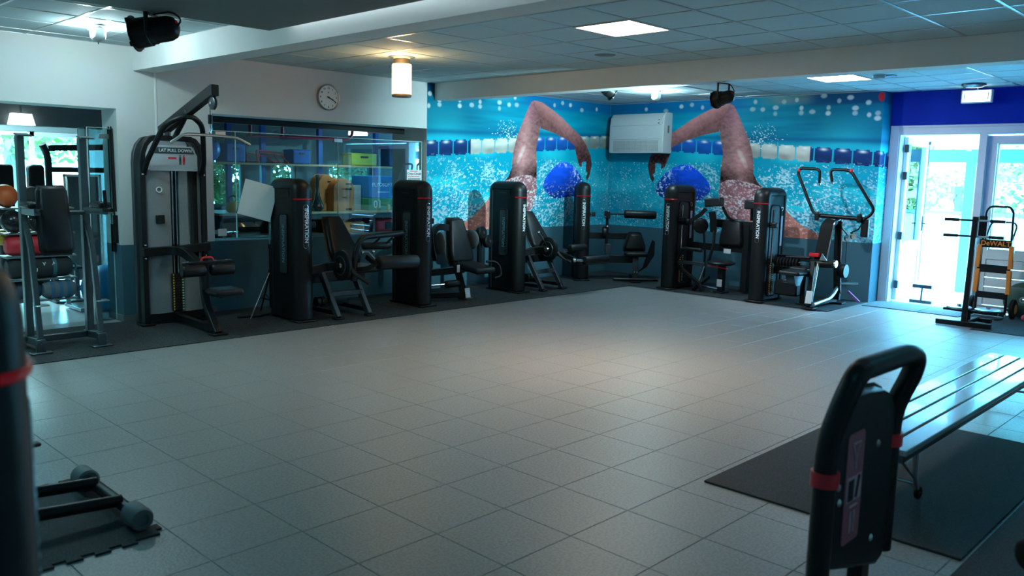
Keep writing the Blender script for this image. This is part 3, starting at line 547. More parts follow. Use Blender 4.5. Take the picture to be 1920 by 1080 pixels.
pb = par((5.10, 2.33, 2.545), math.radians(80), math.radians(8), 'black stage spotlight with blue lens ring hanging under the second beam', .17, sc=.74)
pc = par((5.36, 4.10, 2.76), math.radians(-28), math.radians(28), 'black stage spotlight half hidden behind the second beam', .185, sc=.8)
def spot(parent, p, col, tilt, size, blend=.5):
    l = bpy.data.lights.new('beam', 'SPOT'); l.energy = p; l.color = col; l.spot_size = math.radians(size); l.spot_blend = blend; l.shadow_soft_size = .05
    o = bpy.data.objects.new('beam', l); COL.objects.link(o); o.parent = parent; o.matrix_local = Matrix.Rotation(tilt, 4, 'Y') @ Matrix.Translation((.16, 0, 0)) @ Matrix.Rotation(-PI/2, 4, 'Y')
pd = par((5.12, -1.25, 2.545), math.radians(29), math.radians(0), 'added black stage spotlight with blue lens under the second beam, unseen beyond the right edge', .17)  # added spotlight out of view, throws blue light on the door header
spot(pb, 330, (.55, .92, 1), math.radians(8), 64, 1); spot(pc, 110, (.7, .88, 1), math.radians(28), 75, 1); spot(pd, 60, (.02, .14, 1), 0, 42, .8)
# clock and AC
t = thing('wall_clock', 'round white wall clock with silver rim above the glazed opening', 'clock', (3.215, YW, 2.61))
CF = face(0, -.03, 0, (0, -1, 0))
MB().lathe([(.15, -.03), (.162, -.02), (.165, .012), (.158, .02), (.148, .016), (.146, .004)], (0, -.02, 0), (0, -1, 0), 40).build('rim', STL, t); MB().lathe([(0, -.01), (.15, -.01), (.15, .004), (0, .004)], (0, -.02, 0), (0, -1, 0), 40).build('dial', mat('clock_dial', (.78, .8, .78), .4), t)
for k in range(1, 13):
    a = PI/2-k*PI/6; text('numeral', str(k), .032, BLK, t, CF @ T(.118*math.cos(a), .118*math.sin(a), -.004), .001, bold=.0006)
for nm, ang, ln, wd_ in (('hour_hand', -23, .075, .012), ('minute_hand', -27, .118, .008)):
    MB().box((ln/2-.012, 0, 0), (ln+.024, wd_, .003), CF @ T(0, 0, .0 if nm[0] == 'h' else .004) @ Matrix.Rotation(math.radians(ang), 4, 'Z')).build(nm, BLK, t)
MB().lathe([(0, 0), (.009, 0), (.009, .012), (0, .012)], (0, -.028, 0), (0, -1, 0)).build('hub', BLK, t); text('maker_mark', 'IIII', .018, BLK, t, CF @ T(0, .06, -.004), .001)
# (the air conditioner spans the corner: its left end meets the left wall)
t = thing('air_conditioner', 'white wall mounted air conditioner in the corner between the two swimmers', 'air conditioner', (XW-.012, 6.16, 2.43))
pr = [(0, -.33), (-.23, -.33), (-.235, -.31), (-.235, .12), (-.21, .26), (-.15, .325), (0, .33)]
MB().prism(pr, 1.06, Matrix(((1, 0, 0, 0), (0, 0, 1, -.53), (0, 1, 0, 0), (0, 0, 0, 1))), .008).build('casing', WHT, t)
for s in (-1, 1): MB().prism([(x*.97, y*.985) for x, y in pr], .03, Matrix(((1, 0, 0, 0), (0, 0, 1, s*.545-.015), (0, 1, 0, 0), (0, 0, 0, 1))), .006).build('end_cap', WHT, t)
sl = MB().rbox((0, 0, 0), (.006, .92, .008), .002, 1).mesh('grille_slat', mat('grille_plastic', (.42, .44, .43), .5))
for k in range(12): inst(sl, 'grille_slat', t, T(-.237, 0, -.30+.0155*k))
vb = MB().rbox((0, 0, -.215), (.008, .006, .19), .002, 1).mesh('grille_rib', MATS['grille_plastic'])
for k in range(9): inst(vb, 'grille_rib', t, T(-.238, -.46+.115*k, 0))
MB().b2(-.2365, -.2345, -.50, .50, .125, .128).b2(-.2365, -.2345, -.50, .50, -.105, -.102).build('panel_seam', GRY, t); MB().b2(-.22, -.216, -.47, -.44, .20, .215).b2(-.236, -.232, -.47, -.44, .15, .165).build('display', BLK, t)
MB().b2(-.12, -.08, -.564, -.558, .0, .12).build('side_grip', GRY, t)
# ------------------------------------------------------------------ selectorised machine towers (local: front faces -y, stack side +x)
TW, TD, TH, TR = .115, .64, 1.585, .085
def outline(ins, n=6, z0=.03):
    r = max(.135-ins, .02); y0, y1, zt = ins, TD-ins, TH-ins; P = [(y0, z0)]
    for k in range(n+1): a = PI-PI/2*k/n; P.append((y0+r+r*math.cos(a), zt-r+r*math.sin(a)))
    for k in range(n+1): a = PI/2-PI/2*k/n; P.append((y1-r+r*math.cos(a), zt-r+r*math.sin(a)))
    P.append((y1, z0)); return P
def loft(rings, capa=True, capb=True):
    mb = MB(); m = len(rings[0]); vs = [p for r in rings for p in r]; fs = []
    for i in range(len(rings)-1):
        for k in range(m): l = (k+1) % m; fs.append((i*m+k, (i+1)*m+k, (i+1)*m+l, i*m+l))
    if capa: mb.flat.add(len(fs)); fs.append(tuple(range(m)))
    if capb: mb.flat.add(len(fs)); fs.append(tuple((len(rings)-1)*m+k for k in range(m))[::-1])
    return mb.add(vs, fs)
def ring(x, ins): return [(x, y, z) for y, z in outline(ins)]
shell_r = [ring(-TW+.014, TR+.035), ring(-TW+.014, TR+.032), ring(-TW, TR+.022), ring(-TW, TR)]
for th in (-70, -50, -30, -10, 10, 30, 50, 70): shell_r.append(ring(TW*math.sin(math.radians(th)), TR*(1-math.cos(math.radians(th)))))
shell_r += [ring(TW, TR), ring(TW, TR+.022), ring(TW-.014, TR+.032), ring(TW-.014, TR+.035)]
ME = {}
ME['shell'] = loft(shell_r).mesh('shroud', BLKS, 35)
ring_pts = [(TW*1.03*math.sin(math.radians(t)), TR-TR*1.06*math.cos(math.radians(t)), 1.365) for t in range(-78, 79, 12)]
ME['ring'] = MB().bar(ring_pts, .008, .017).mesh('red_ring', REDG)
def rrect(cy, cz, w, h, r, n=4):
    P = []
    for sx, sz, a0 in ((1, 1, 0), (-1, 1, 90), (-1, -1, 180), (1, -1, 270)):
        for k in range(n+1): a = math.radians(a0+90*k/n); P.append((cy+sx*(w/2-r)+r*math.cos(a), cz+sz*(h/2-r)+r*math.sin(a)))
    return P
ME['badge'] = MB().tube([(x, -.001+.35*x*x/TW*1.0, z) for x, z in rrect(0, 1.065, .058, .48, .027)], .0025, 5, closed=True).mesh('badge_outline', CHR)
ME['slot'] = MB().tube([(-TW+.010, y, z) for y, z in rrect(.30, .86, .16, .66, .035)], .009, 6, closed=True).mesh('slot_frame', BLK)
ME['slotp'] = MB().prism(rrect(.30, .86, .15, .65, .03), .004, Matrix(((0, 0, -1, -TW+.012), (1, 0, 0, 0), (0, 1, 0, 0), (0, 0, 0, 1)))).mesh('slot_panel', mat('slot_panel_gloss', (.03, .045, .05), .25, 0, .2, 8))
ME['cap'] = MB().prism(rrect(.32, 1.42, .30, .075, .03), .006, Matrix(((0, 0, -1, -TW+.016), (1, 0, 0, 0), (0, 1, 0, 0), (0, 0, 0, 1)))).mesh('logo_plate', BLK)
ME['foot'] = MB().rbox((0, .06, .012), (.26, .20, .022), .008, 1).mesh('base_plate', BLK); ME['foot2'] = MB().rbox((0, .58, .012), (.20, .14, .022), .008, 1).mesh('base_plate', BLK)
ME['bay'] = MB().b2(TW-.016, TW-.012, .15, .44, .09, 1.33).mesh('stack_bay', mat('stack_bay_black', (.006, .007, .008), .5))
ME['bayf'] = MB().tube([(TW-.008, y, z) for y, z in rrect(.29, .71, .30, 1.26, .08)], .012, 6, closed=True).mesh('bay_frame', BLK)
ME['rod'] = MB().cyl((TW-.004, .24, .10), (TW-.004, .24, 1.28), .010, 8).mesh('guide_rod', CHR)
ME['plate'] = MB().rbox((TW-.004, .25, 0), (.02, .15, .022), .003, 1).mesh('weight_plate', BLK)
ME['py'] = MB().b2(TW+.006, TW+.0075, .205, .225, -.006, .006).mesh('weight_mark', YEL); ME['pg'] = MB().b2(TW+.006, TW+.0075, .275, .295, -.006, .006).mesh('weight_mark', mat('green_mark', (.35, .75, .45), .5))
ME['pr'] = MB().b2(TW+.006, TW+.0075, .18, .195, -.006, .006).mesh('weight_mark', mat('red_mark', (.6, .12, .12), .5))
ME['plac'] = MB().rbox((TW-.010, .475, .98), (.006, .085, .42), .002, 1).mesh('placard', mat('placard_print', (.40, .38, .44), .4, 0, .5, 18))
ME['logo'] = MB().tube([(TW-.008, .475+.022*math.cos(a), 1.29+.028*math.sin(a)) for a in [2*PI*k/16 for k in range(16)]], .004, 5, closed=True).mesh('logo_ring', CHR)
ME['ctr'] = MB().rbox((TW+.045, .16, 1.07), (.10, .07, .075), .012, 2).cyl((TW-.01, .16, 1.07), (TW+.01, .16, 1.07), .03).mesh('adjuster_block', BLK)
ME['ctrb'] = MB().cyl((TW+.02, .122, 1.09), (TW+.02, .112, 1.09), .009, 10).cyl((TW+.02, .122, 1.05), (TW+.02, .112, 1.05), .009, 10).mesh('adjuster_bolt', CHR)
def tower(name, label, loc, rz, cat='weight machine', group='weight stack machines with black towers', stack=True):
    t = thing(name, label, cat, loc, rz, group); s = inst(ME['shell'], 'shroud', t)
    inst(ME['ring'], 'red_ring', s, None, 'red plastic ring'); inst(ME['badge'], 'badge_outline', s)
    text('lettering', 'INSPIRATION', .064, TXW, s, face(0, -.004, 1.075, (0, -1, 0), True) @ T(0, .004, 0), .001, bold=.0012)
    text('lettering', 'INSPIRATION', .072, TXD, s, face(-TW+.006, .30, .86, (-1, 0, 0), True), .001, bold=.001)
    inst(ME['slot'], 'slot_frame', s); inst(ME['slotp'], 'slot_panel', s); inst(ME['cap'], 'logo_plate', s)
    text('maker_mark', 'NAUTILUS', .03, mat('faint_grey_print', (.03, .035, .04), .5), s, face(-TW+.009, .32, 1.42, (-1, 0, 0)), .001)
    inst(ME['foot'], 'base_plate', t); inst(ME['foot2'], 'base_plate', t)
    if stack:
        b = inst(ME['bay'], 'stack_bay', t); inst(ME['bayf'], 'bay_frame', b); inst(ME['rod'], 'guide_rod', b)
        for k in range(15):
            inst(ME['plate'], 'weight_plate', b, T(0, 0, .13+.027*k)); inst(ME['py'], 'weight_mark', b, T(0, 0, .13+.027*k)); inst(ME['pg'], 'weight_mark', b, T(0, 0, .13+.027*k)); inst(ME['pr'], 'weight_mark', b, T(0, 0, .13+.027*k))
        inst(ME['plac'], 'placard', t); inst(ME['logo'], 'logo_ring', t)
    c = inst(ME['ctr'], 'adjuster_block', t); inst(ME['ctrb'], 'adjuster_bolt', c)
    return t
def cushion(w0, w1, h, th, r=.03):
    # pad in local xz plane (z up from 0 to h), thickness along y, width w0 bottom to w1 top
    bm = bmesh.new(); P = []
    prof = [(w0*.42, 0), (w0*.5, h*.06), (w0*.5, h*.25), ((w0+w1)*.25, h*.6), (w1*.5, h*.94), (w1*.42, h)]
    P = [(x, z) for x, z in prof]+[(-x, z) for x, z in prof[::-1]]
    mb = MB(); mb.prism(P, th, Matrix(((1, 0, 0, 0), (0, 0, -1, th/2), (0, 1, 0, 0), (0, 0, 0, 1))), r); bm.free(); return mb
def padded(name, t, M, w0, w1, h, th, r=.03):
    mb = cushion(w0, w1, h, th, r); q = MB(); q.add(mb.v, mb.f, M); o = q.build(name, PAD, t, ang=60)
    k = cushion(w0*.92, w1*.92, h*.95, .02, .004); q = MB(); q.add(k.v, k.f, M @ T(0, th/2+.008, h*.025)); q.build('back_shell', BLK, o); return o
def leg_machine(t, curl):
    for x in (.37, .80):
        MB().bar([(x, -.06, .02), (x-.02, .24, .50)], .055, .07).build('leg', DST, t); MB().rbox((x, -.07, .012), (.11, .10, .02), .005, 1).build('foot_plate', BLK, t)
    MB().bar([(.36, .09, .27), (.80, .09, .27)], .05, .06).build('crossbar', DST, t); MB().bar([(.36, .02, .07), (.36, .55, .07)], .05, .05).build('floor_rail', BLK, t); MB().bar([(.80, .02, .07), (.80, .55, .07)], .05, .05).build('floor_rail', BLK, t)
    MB().bar([(.10, .34, .44), (1.0, .34, .44)], .09, .11).build('main_beam', BLK, t); MB().bar([(.10, .45, .10), (.85, .45, .10)], .06, .06).build('lower_beam', BLK, t)
    padded('backrest', t, T(.80, .36, .60, math.radians(-33)), .38, .22, .62, .08)
    MB().bar([(.80, .44, .46), (.80, .50, .58), (.80, .78, 1.02)], .06, .05).build('back_post', BLK, t)
    MB().rbox((.80, .14, .545), (.38, .42, .08), .03, 3).build('seat', PAD, t, ang=60)
    py = -.17
    MB().bar([(.10, .10, .56), (.30, .05, .60), (.30, py, .63)], .07, .09, fil=.08).build('pivot_bracket', BLK, t)
    d = MB().lathe([(0, 0), (.15, 0), (.172, .012), (.172, .045), (.15, .055), (0, .055)], (.325, py, .63), (1, 0, 0), 32).build('pivot_disc', BLK, t)
    MB().lathe([(0, -.022), (.02, -.02), (.032, -.006), (.034, .004)], (.325, py, .63), (1, 0, 0), 16).build('pivot_bolt', CHR, d)
    MB().tube([(.322, py+.105*math.cos(a), .63+.105*math.sin(a)) for a in [2*PI*k/28 for k in range(28)]], .006, 5, closed=True).build('disc_rim', DST, d)
    MB().bar([(.38, py-.02, .70), (.38, py-.20, .55), (.50, py-.30, .45)], .03, .05, up=(1, 0, 0)).build('link_arm', BLK, t)
    if curl:
        MB().tube([(.44, -.26, .46), (.44, -.30, .80), (.52, -.30, .95), (1.15, -.24, .97)], .032, 12, fil=.14).build('thigh_bar', BLK, t)
        MB().roller((.68, -.10, .83), (1.08, -.10, .82), .045).build('thigh_pad', PAD, t, ang=60); MB().tube([(.80, -.10, .83), (.80, -.26, .92)], .014, 8).tube([(1.0, -.10, .83), (1.0, -.26, .93)], .014, 8).build('pad_bracket', CHR, t)
        a0, ra, rb, rr = (.42, py, .60), (.66, -.42, .66), (1.22, -.42, .65), .078
        MB().bar([(.62, -.26, .72), (.62, -.42, .66)], .03, .06).build('roller_arm', BLK, t); MB().tube([(.56, -.26, .78), (.62, -.30, .78), (.66, -.36, .70)], .012, 8).build('adjust_lever', CHR, t)
        for p in ((.55, -.28, .775), (.70, -.28, .775)): MB().ell(p, (.022, .022, .022), 12, 8).build('adjust_knob', CHR, t)
    else:
        a0, ra, rb, rr = (.42, py, .60), (.64, -.60, .48), (1.18, -.60, .47), .066
        MB().bar([(.42, py, .62), (.46, -.60, .50)], .04, .06).build('roller_arm', BLK, t)
        MB().ell((.43, -.60, .50), (.03, .03, .03), 12, 8).build('adjust_knob', CHR, t); MB().tube([(.46, -.60, .50), (.64, -.60, .48)], .02, 10).build('axle', CHR, t)
        MB().roller((.80, -.19, .62), (1.16, -.19, .62), .055).build('thigh_pad', PAD, t, ang=60)
        MB().tube([(.34, py, .66), (.30, -.03, .85)], .012, 8).build('adjust_lever', BLK, t); MB().ell((.30, -.025, .86), (.02, .02, .02), 10, 8).build('lever_knob', CHR, t)
        MB().bar([(.60, -.05, .52), (.98, -.12, .55), (.98, -.19, .60)], .04, .05, fil=.05).build('pad_bracket', BLK, t)
    MB().roller(ra, rb, rr).build('leg_roller', PAD, t, ang=60)
    if curl: MB().bar([(.38, py, .58), (.55, -.36, .60), (.66, -.42, .66)], .035, .05, fil=.05).build('lower_arm', BLK, t)
    for x in (.18, .24): MB().lathe([(0, 0), (.055, 0), (.05, .02), (.055, .04), (0, .04)], (x, .10, .20), (1, 0, 0), 18).build('cable_pulley', BLK, t)
m1 = tower('leg_curl_machine', 'black tower leg machine with thigh pads nearest the lat pull down', (2.09, 5.63, .01), 0, stack=False); leg_machine(m1, True)
m3 = tower('leg_extension_machine', 'black tower leg machine in front of the left swimmer arm', (5.72, 5.78, .01), 0, stack=False); leg_machine(m3, False)
# press machine between them
t = tower('ab_machine', 'black tower machine with upright back pad between the two leg machines', (3.85, 5.65, .01), 0, stack=False)
padded('backrest', t, T(.91, .36, .48, math.radians(-15)), .40, .25, .60, .10, .035)
MB().rbox((.93, .12, .43), (.36, .46, .085), .038, 3, rx=math.radians(8)).build('seat', PAD, t, ang=60)
MB().bar([(.82, .20, .02), (.74, .30, .50)], .06, .09).build('seat_post', BLK, t); MB().rbox((.825, .145, .09), (.09, .008, .13), .003, 1, rx=math.radians(-10)).build('warning_sticker', SLV, t); MB().rbox((.70, .20, .42), (.05, .01, .10), .003, 1).build('warning_sticker', SLV, t)
MB().rbox((.83, .19, .012), (.14, .18, .02), .005, 1).build('foot_plate', DST, t); MB().bar([(.10, .50, .06), (.80, .22, .06)], .06, .07).build('base_beam', BLK, t); MB().bar([(.1, .5, .35), (1.1, .55, .35)], .07, .09).build('main_beam', BLK, t)
MB().tube([(.80, -.05, .36), (1.06, -.05, .37)], .008, 8).build('red_lever', RED, t)
MB().bar([(.72, .45, .95), (.50, .42, .98), (.30, .30, .85), (.30, .20, .55)], .06, .09, fil=.15).build('side_arm', BLK, t); MB().ell((.44, .28, .76), (.035, .11, .15), 18, 12).build('elbow_pad', mat('grey_vinyl', (.09, .11, .12), .5, 0, .1, 20, .1), t)
MB().bar([(.95, .55, .86), (1.15, .50, .86), (1.28, .45, .82)], .06, .09, fil=.1).build('side_arm', BLK, t); MB().ell((1.14, .40, .78), (.035, .12, .13), 18, 12).build('elbow_pad', MATS['grey_vinyl'], t)
for p in ((1.275, .42, .865), (1.40, .42, .74)): 
    d = MB().lathe([(0, 0), (.075, 0), (.09, .015), (.09, .07), (.075, .085), (0, .085)], p, (.15, -1, .1), 24).build('grip_disc', BLK, t); MB().lathe([(0, .085), (.02, .085), (.02, .095), (0, .095)], p, (.15, -1, .1), 10).build('disc_bolt', DST, d)
MB().bar([(1.32, .45, .80), (1.32, .45, .35), (1.1, .55, .35)], .05, .06, fil=.06).build('arm_post', BLK, t)
MB().tube([(1.12, .10, .50), (1.24, .06, .50), (1.30, .02, .44), (1.30, -.02, .30), (1.16, -.02, .28)], .017, 10, fil=.06).build('hand_loop', BLK, t)
MB().tube([(.16, .15, .24), (.45, .12, .24)], .015, 8).build('foot_axle', CHR, t); MB().roller((.40, .12, .24), (.62, .10, .24), .05).build('foot_roller', PAD, t, ang=60)
# corner machine, turned to face the room diagonally
t = tower('back_machine', 'black tower machine turned diagonally in the corner with a raised roller pad', (7.56, 6.20, .01), math.radians(-45))
MB().bar([(.10, .22, .72), (.86, .22, .72)], .06, .10).build('upper_beam', BLK, t); MB().bar([(.10, .22, .34), (.95, .22, .34)], .06, .12).build('lower_beam', BLK, t)
padded('backrest', t, T(.86, .08, .50, math.radians(-8)), .30, .17, .27, .09, .035); MB().rbox((.86, -.06, .455), (.36, .28, .075), .036, 3).build('seat', PAD, t, ang=60)
MB().bar([(.86, -.04, .42), (.86, -.10, .30), (.86, -.08, .03)], .09, .05, up=(0, -1, 0), fil=.08).build('seat_post', DST, t)
for s in (-.022, .022): MB().cyl((.86+s, -.115, .17), (.86+s, -.125, .17), .009, 10).build('post_bolt', CHR, t)
MB().tube([(.50, -.12, .045), (1.22, -.12, .045)], .024, 10).build('foot_bar', BLK, t); MB().rbox((.86, -.06, .014), (.16, .26, .024), .005, 1).build('foot_plate', BLK, t); MB().bar([(.86, -.05, .05), (.86, .40, .05)], .06, .06).build('floor_rail', BLK, t)
MB().prism([(1.02, .20), (1.16, .66), (1.20, .64), (1.20, .42), (1.08, .22), (.92, .12)], .05, Matrix(((1, 0, 0, 0), (0, 0, 1, .18), (0, 1, 0, 0), (0, 0, 0, 1))), .006).build('side_shield', BLK, t)
MB().lathe([(0, -.03), (.09, -.03), (.10, -.02), (.10, .02), (.09, .03), (0, .03)], (.36, .12, .78), (1, 0, 0), 24).build('pivot_disc', BLK, t); MB().ell((.40, .06, .88), (.024, .024, .024), 12, 8).build('pivot_bolt', CHR, t)
MB().bar([(.40, .12, .58), (.40, .10, .90), (.39, .06, 1.06)], .04, .06).build('roller_stem', BLK, t); MB().rbox((.39, .06, 1.07), (.09, .08, .12), .01, 1).build('stem_clamp', BLK, t); MB().rbox((.42, .05, .52), (.09, .06, .16), .008, 1).build('counterweight', DST, t)
MB().tube([(.42, .05, 1.09), (.68, .05, 1.09)], .016, 10).build('roller_axle', BLK, t); MB().roller((.66, .05, 1.09), (1.18, .05, 1.08), .066).build('chest_roller', PAD, t, ang=60)
for p in ((.35, -.0, 1.04), (.44, -.0, 1.03), (.40, .0, 1.13)): MB().cyl(p, (p[0], p[1]-.015, p[2]), .010, 10).build('clamp_bolt', CHR, t)
# shoulder machine on the mural wall
t = tower('shoulder_machine', 'black tower machine with raised arm pads standing before the right swimmer cap', (7.80, 4.76, .01), -PI/2)
padded('backrest', t, T(.80, .50, .70, math.radians(-6)), .37, .31, .37, .09, .035); MB().ell((.76, .33, .45), (.21, .20, .045), 24, 10).build('seat', PAD, t, ang=60)
MB().bar([(.76, .36, .03), (.76, .36, .42)], .09, .09).build('seat_post', BLK, t); MB().rbox((.76, .308, .15), (.085, .006, .11), .002, 1).build('warning_sticker', SLV, t); MB().rbox((.78, .45, .62), (.12, .006, .07), .002, 1).build('warning_sticker', SLV, t)
MB().rbox((.76, .36, .012), (.16, .2, .02), .005, 1).build('foot_plate', BLK, t); MB().bar([(.10, .55, .66), (1.0, .58, .66)], .06, .11).build('lower_beam', BLK, t); MB().bar([(.45, .58, 1.02), (1.42, .58, 1.00)], .06, .12).build('upper_beam', BLK, t)
MB().bar([(.45, .555, 1.085), (1.42, .555, 1.065)], .02, .006).build('beam_edge', STL, t)
MB().bar([(1.02, .60, .02), (1.02, .60, 1.02)], .10, .12, up=(0, 1, 0)).build('rear_column', BLK, t); MB().tube([(.76, .58, .67), (.78, .52, .8)], .03, 8).build('back_post', BLK, t)
MB().cyl((.12, .22, 1.03), (.26, .22, 1.03), .05, 18).build('pivot_hub', BLK, t); MB().bar([(.24, .22, 1.03), (.40, .30, 1.16), (.46, .32, 1.24)], .05, .06, fil=.05).build('upper_arm', BLK, t)
MB().rbox((.57, .36, 1.34), (.26, .16, .13), .02, 2, rz=math.radians(8), ry=math.radians(-6)).build('arm_pad', PAD, t); MB().rbox((.53, .278, 1.36), (.13, .005, .06), .001, 1, rz=math.radians(8)).build('pad_sticker', GRY, t); MB().rbox((1.20, .36, 1.33), (.20, .16, .13), .02, 2).build('arm_pad', PAD, t)
MB().tube([(.68, .42, 1.28), (.74, .48, 1.12), (.82, .56, 1.06)], .022, 10, fil=.06).build('pad_stay', BLK, t); MB().tube([(1.16, .42, 1.28), (1.12, .5, 1.1)], .022, 10).build('pad_stay', BLK, t)
MB().lathe([(0, -.02), (.10, -.02), (.115, -.01), (.115, .01), (.10, .02), (0, .02)], (.40, .30, .98), (.8, -.6, 0), 26).build('cam_disc', BLK, t); MB().bar([(.55, .34, 1.20), (.57, .36, 1.08), (.57, .38, .90)], .07, .09, fil=.04).build('cam_arm', BLK, t)
MB().tube([(.44, .32, .92), (.46, .36, .55), (.46, .36, .20)], .016, 8).build('link_rod', BLK, t); MB().tube([(.60, .36, .92), (.62, .32, .70), (.56, .30, .45)], .022, 8).build('link_rod', BLK, t)
MB().tube([(.10, .16, .46), (.20, .12, .62), (.28, .10, .64), (.56, .10, .63)], .03, 10, fil=.08).build('foot_handle', BLK, t); MB().bar([(.10, .18, .42), (.58, .18, .42)], .05, .05).build('lever_bar', DST, t); MB().bar([(.12, .18, .35), (.50, .18, .12), (.54, .18, .03)], .05, .05).build('lever_strut', BLK, t)
MB().tube([(.56, .20, .40), (.46, .20, .10)], .014, 8).build('gas_spring', CHR, t); MB().tube([(.40, .30, .08), (.74, .30, .06)], .016, 8).build('floor_tie', CHR, t); MB().bar([(.40, .18, .02), (.46, .5, .20)], .05, .05).build('rear_strut', BLK, t)
MB().tube([(.60, .22, .40), (.92, .26, .38)], .008, 6).build('red_lever', RED, t)
# machine nearest the door
t = tower('row_machine', 'black tower machine nearest the open door with a blue-lit weight stack', (7.70, 3.22, .01), -PI/2)
MB().bar([(.10, .40, .44), (.70, .42, .44)], .07, .11).build('main_beam', BLK, t); MB().bar([(.10, .45, .62), (.66, .45, .62)], .06, .07).build('upper_beam', BLK, t)
MB().rbox((.56, .28, .50), (.26, .34, .07), .03, 3).build('seat', PAD, t, ang=60); MB().bar([(.56, .34, .02), (.56, .34, .46)], .06, .07).build('seat_post', BLK, t); MB().rbox((.56, .34, .012), (.14, .16, .02), .005, 1).build('foot_plate', BLK, t)
for k in range(8): MB().lathe([(.03, 0), (.06, .004), (.065, .016), (.06, .028), (.03, .032)], (.14+.045*k, .30, .57), (1, 0, 0), 20).build('rubber_ring', RUB, t)
MB().cyl((.10, .30, .57), (.52, .30, .57), .03).build('ring_bar', BLK, t); MB().tube([(.30, .30, .64), (.66, .26, .66)], .016, 8).build('adjust_bar', BLK, t); MB().tube([(.20, .25, .30), (.52, .22, .36)], .012, 8).build('push_rod', CHR, t); MB().rbox((.38, .30, .22), (.34, .3, .2), .02, 1).build('lower_frame', BLK, t)
# ------------------------------------------------------------------ high row machine
t = thing('high_row_machine', 'black and chrome machine with wide bent handles at the end of the mural', 'weight machine', (8.1, 2.42, .01), 0)
MB().tube([(.20, .22, 1.22), (.20, .30, 1.26), (.20, .56, 1.80), (.20, .52, 1.86), (.20, .24, 1.85), (.20, .24, 1.66)], .021, 10, fil=.07).build('handle', BLK, t)
MB().tube([(.20, -.20, 1.20), (.20, -.44, 1.21), (.20, -.54, 1.32), (.20, -.18, 1.84), (.20, .10, 1.85), (.20, .06, 1.68)], .021, 10, fil=.07).build('handle', BLK, t)
for y, z in ((.54, 1.83), (-.19, 1.83)): MB().ell((.20, y, z), (.026, .026, .03), 10, 8).build('red_collar', RED, t)
for y, z in ((.24, 1.655), (.057, 1.675)): MB().cyl((.20, y, z), (.20, y, z-.02), .022, 10).build('handle_cap', CHR, t)
MB().cyl((.20, -.42, 1.20), (.20, .26, 1.22), .03, 14).build('pivot_axle', BLK, t)
for y in (.22, -.36): MB().rbox((.20, y, 1.21), (.12, .07, .12), .02, 2).build('pivot_block', BLK, t)
MB().rbox((.22, -.42, 1.08), (.06, .10, .24), .015, 2).build('stop_pad', BLK, t)
MB().bar([(.16, .0, 1.16), (.05, .02, 1.10), (-.05, .04, .62), (-.05, .04, .58)], .16, .05, up=(-1, 0, .2), fil=.1).build('front_plate', RUB, t); MB().tube([(.22, -.08, 1.18), (.06, -.07, 1.15), (-.06, -.05, .62)], .011, 8, fil=.08).build('chrome_edge', CHR, t)
MB().bar([(.30, -.03, 1.18), (.34, -.03, .60), (.42, -.03, .18), (.40, -.03, .06)], .09, .06, up=(1, 0, 0), fil=.1).build('rear_upright', BLK, t); MB().tube([(.28, -.085, 1.15), (.33, -.085, .55), (.40, -.085, .15)], .010, 8).build('chrome_edge', CHR, t)
MB().roller((-.08, .16, .58), (-.08, -.18, .60), .055).build('knee_roller', PAD, t, ang=60); MB().cyl((-.08, -.18, .60), (-.08, -.20, .60), .048, 16).build('roller_cap', CHR, t)
MB().rbox((-.10, .10, .70), (.05, .14, .05), .006, 1).build('red_bracket', RED, t); MB().prism([(0, 0), (.10, 0), (.07, .09)], .02, T(-.16, -.10, .64, PI/2, 0, PI/2)).build('bracket_fin', STL, t)
MB().rbox((-.42, .22, .47), (.34, .30, .065), .03, 3).build('seat', PAD, t, ang=60); MB().prism([(0, 0), (.3, 0), (.2, -.14), (.08, -.14)], .12, T(-.54, .28, .435, PI/2, 0, 0)).build('seat_bracket', DST, t)
MB().bar([(-.22, .05, .62), (-.36, .02, .05)], .06, .05, up=(1, 0, 0)).build('seat_post', BLK, t); MB().tube([(-.24, -.02, .60), (-.38, -.03, .10)], .016, 10).build('chrome_post', CHR, t); MB().rbox((-.40, .0, .16), (.006, .09, .17), .002, 1, ry=math.radians(12)).build('warning_sticker', SLV, t)
MB().rbox((-.36, 0, .012), (.18, .16, .022), .005, 1).build('foot_plate', BLK, t); MB().tube([(-.34, -.04, .06), (.20, -.04, .10), (.40, -.04, .24)], .026, 10, fil=.1).build('base_tube', STL, t); MB().bar([(-.34, .03, .05), (.5, .03, .05)], .06, .06).build('base_rail', BLK, t)
MB().lathe([(0, -.05), (.09, -.05), (.10, -.03), (.10, .03), (.09, .05), (0, .05)], (.28, -.14, .48), (0, 1, 0), 24).build('pulley', BLK, t)
for p in ((.30, -.16, .93), (.30, -.24, .96)): MB().lathe([(0, -.012), (.045, -.012), (.045, .012), (0, .012)], p, (.4, 1, 0), 18).build('cable_pulley', CHR, t)
MB().tube([(.25, -.06, 1.10), (.30, -.16, .97)], .008, 6).tube([(.30, -.2, 1.0), (.26, -.32, 1.06), (.22, -.38, 1.14)], .010, 6).tube([(.30, -.16, .9), (.30, -.16, .5)], .004, 5).build('cable', BLK, t)
MB().tube([(.34, -.1, .30), (.44, -.30, .31)], .014, 8).build('step_bar', CHR, t); MB().tube([(.36, -.20, .20), (.42, -.34, .06)], .018, 8).build('purple_grip', mat('purple_grip', (.35, .08, .32), .5), t)
MB().rbox((.44, -.03, .014), (.16, .2, .024), .005, 1).build('foot_plate', BLK, t)
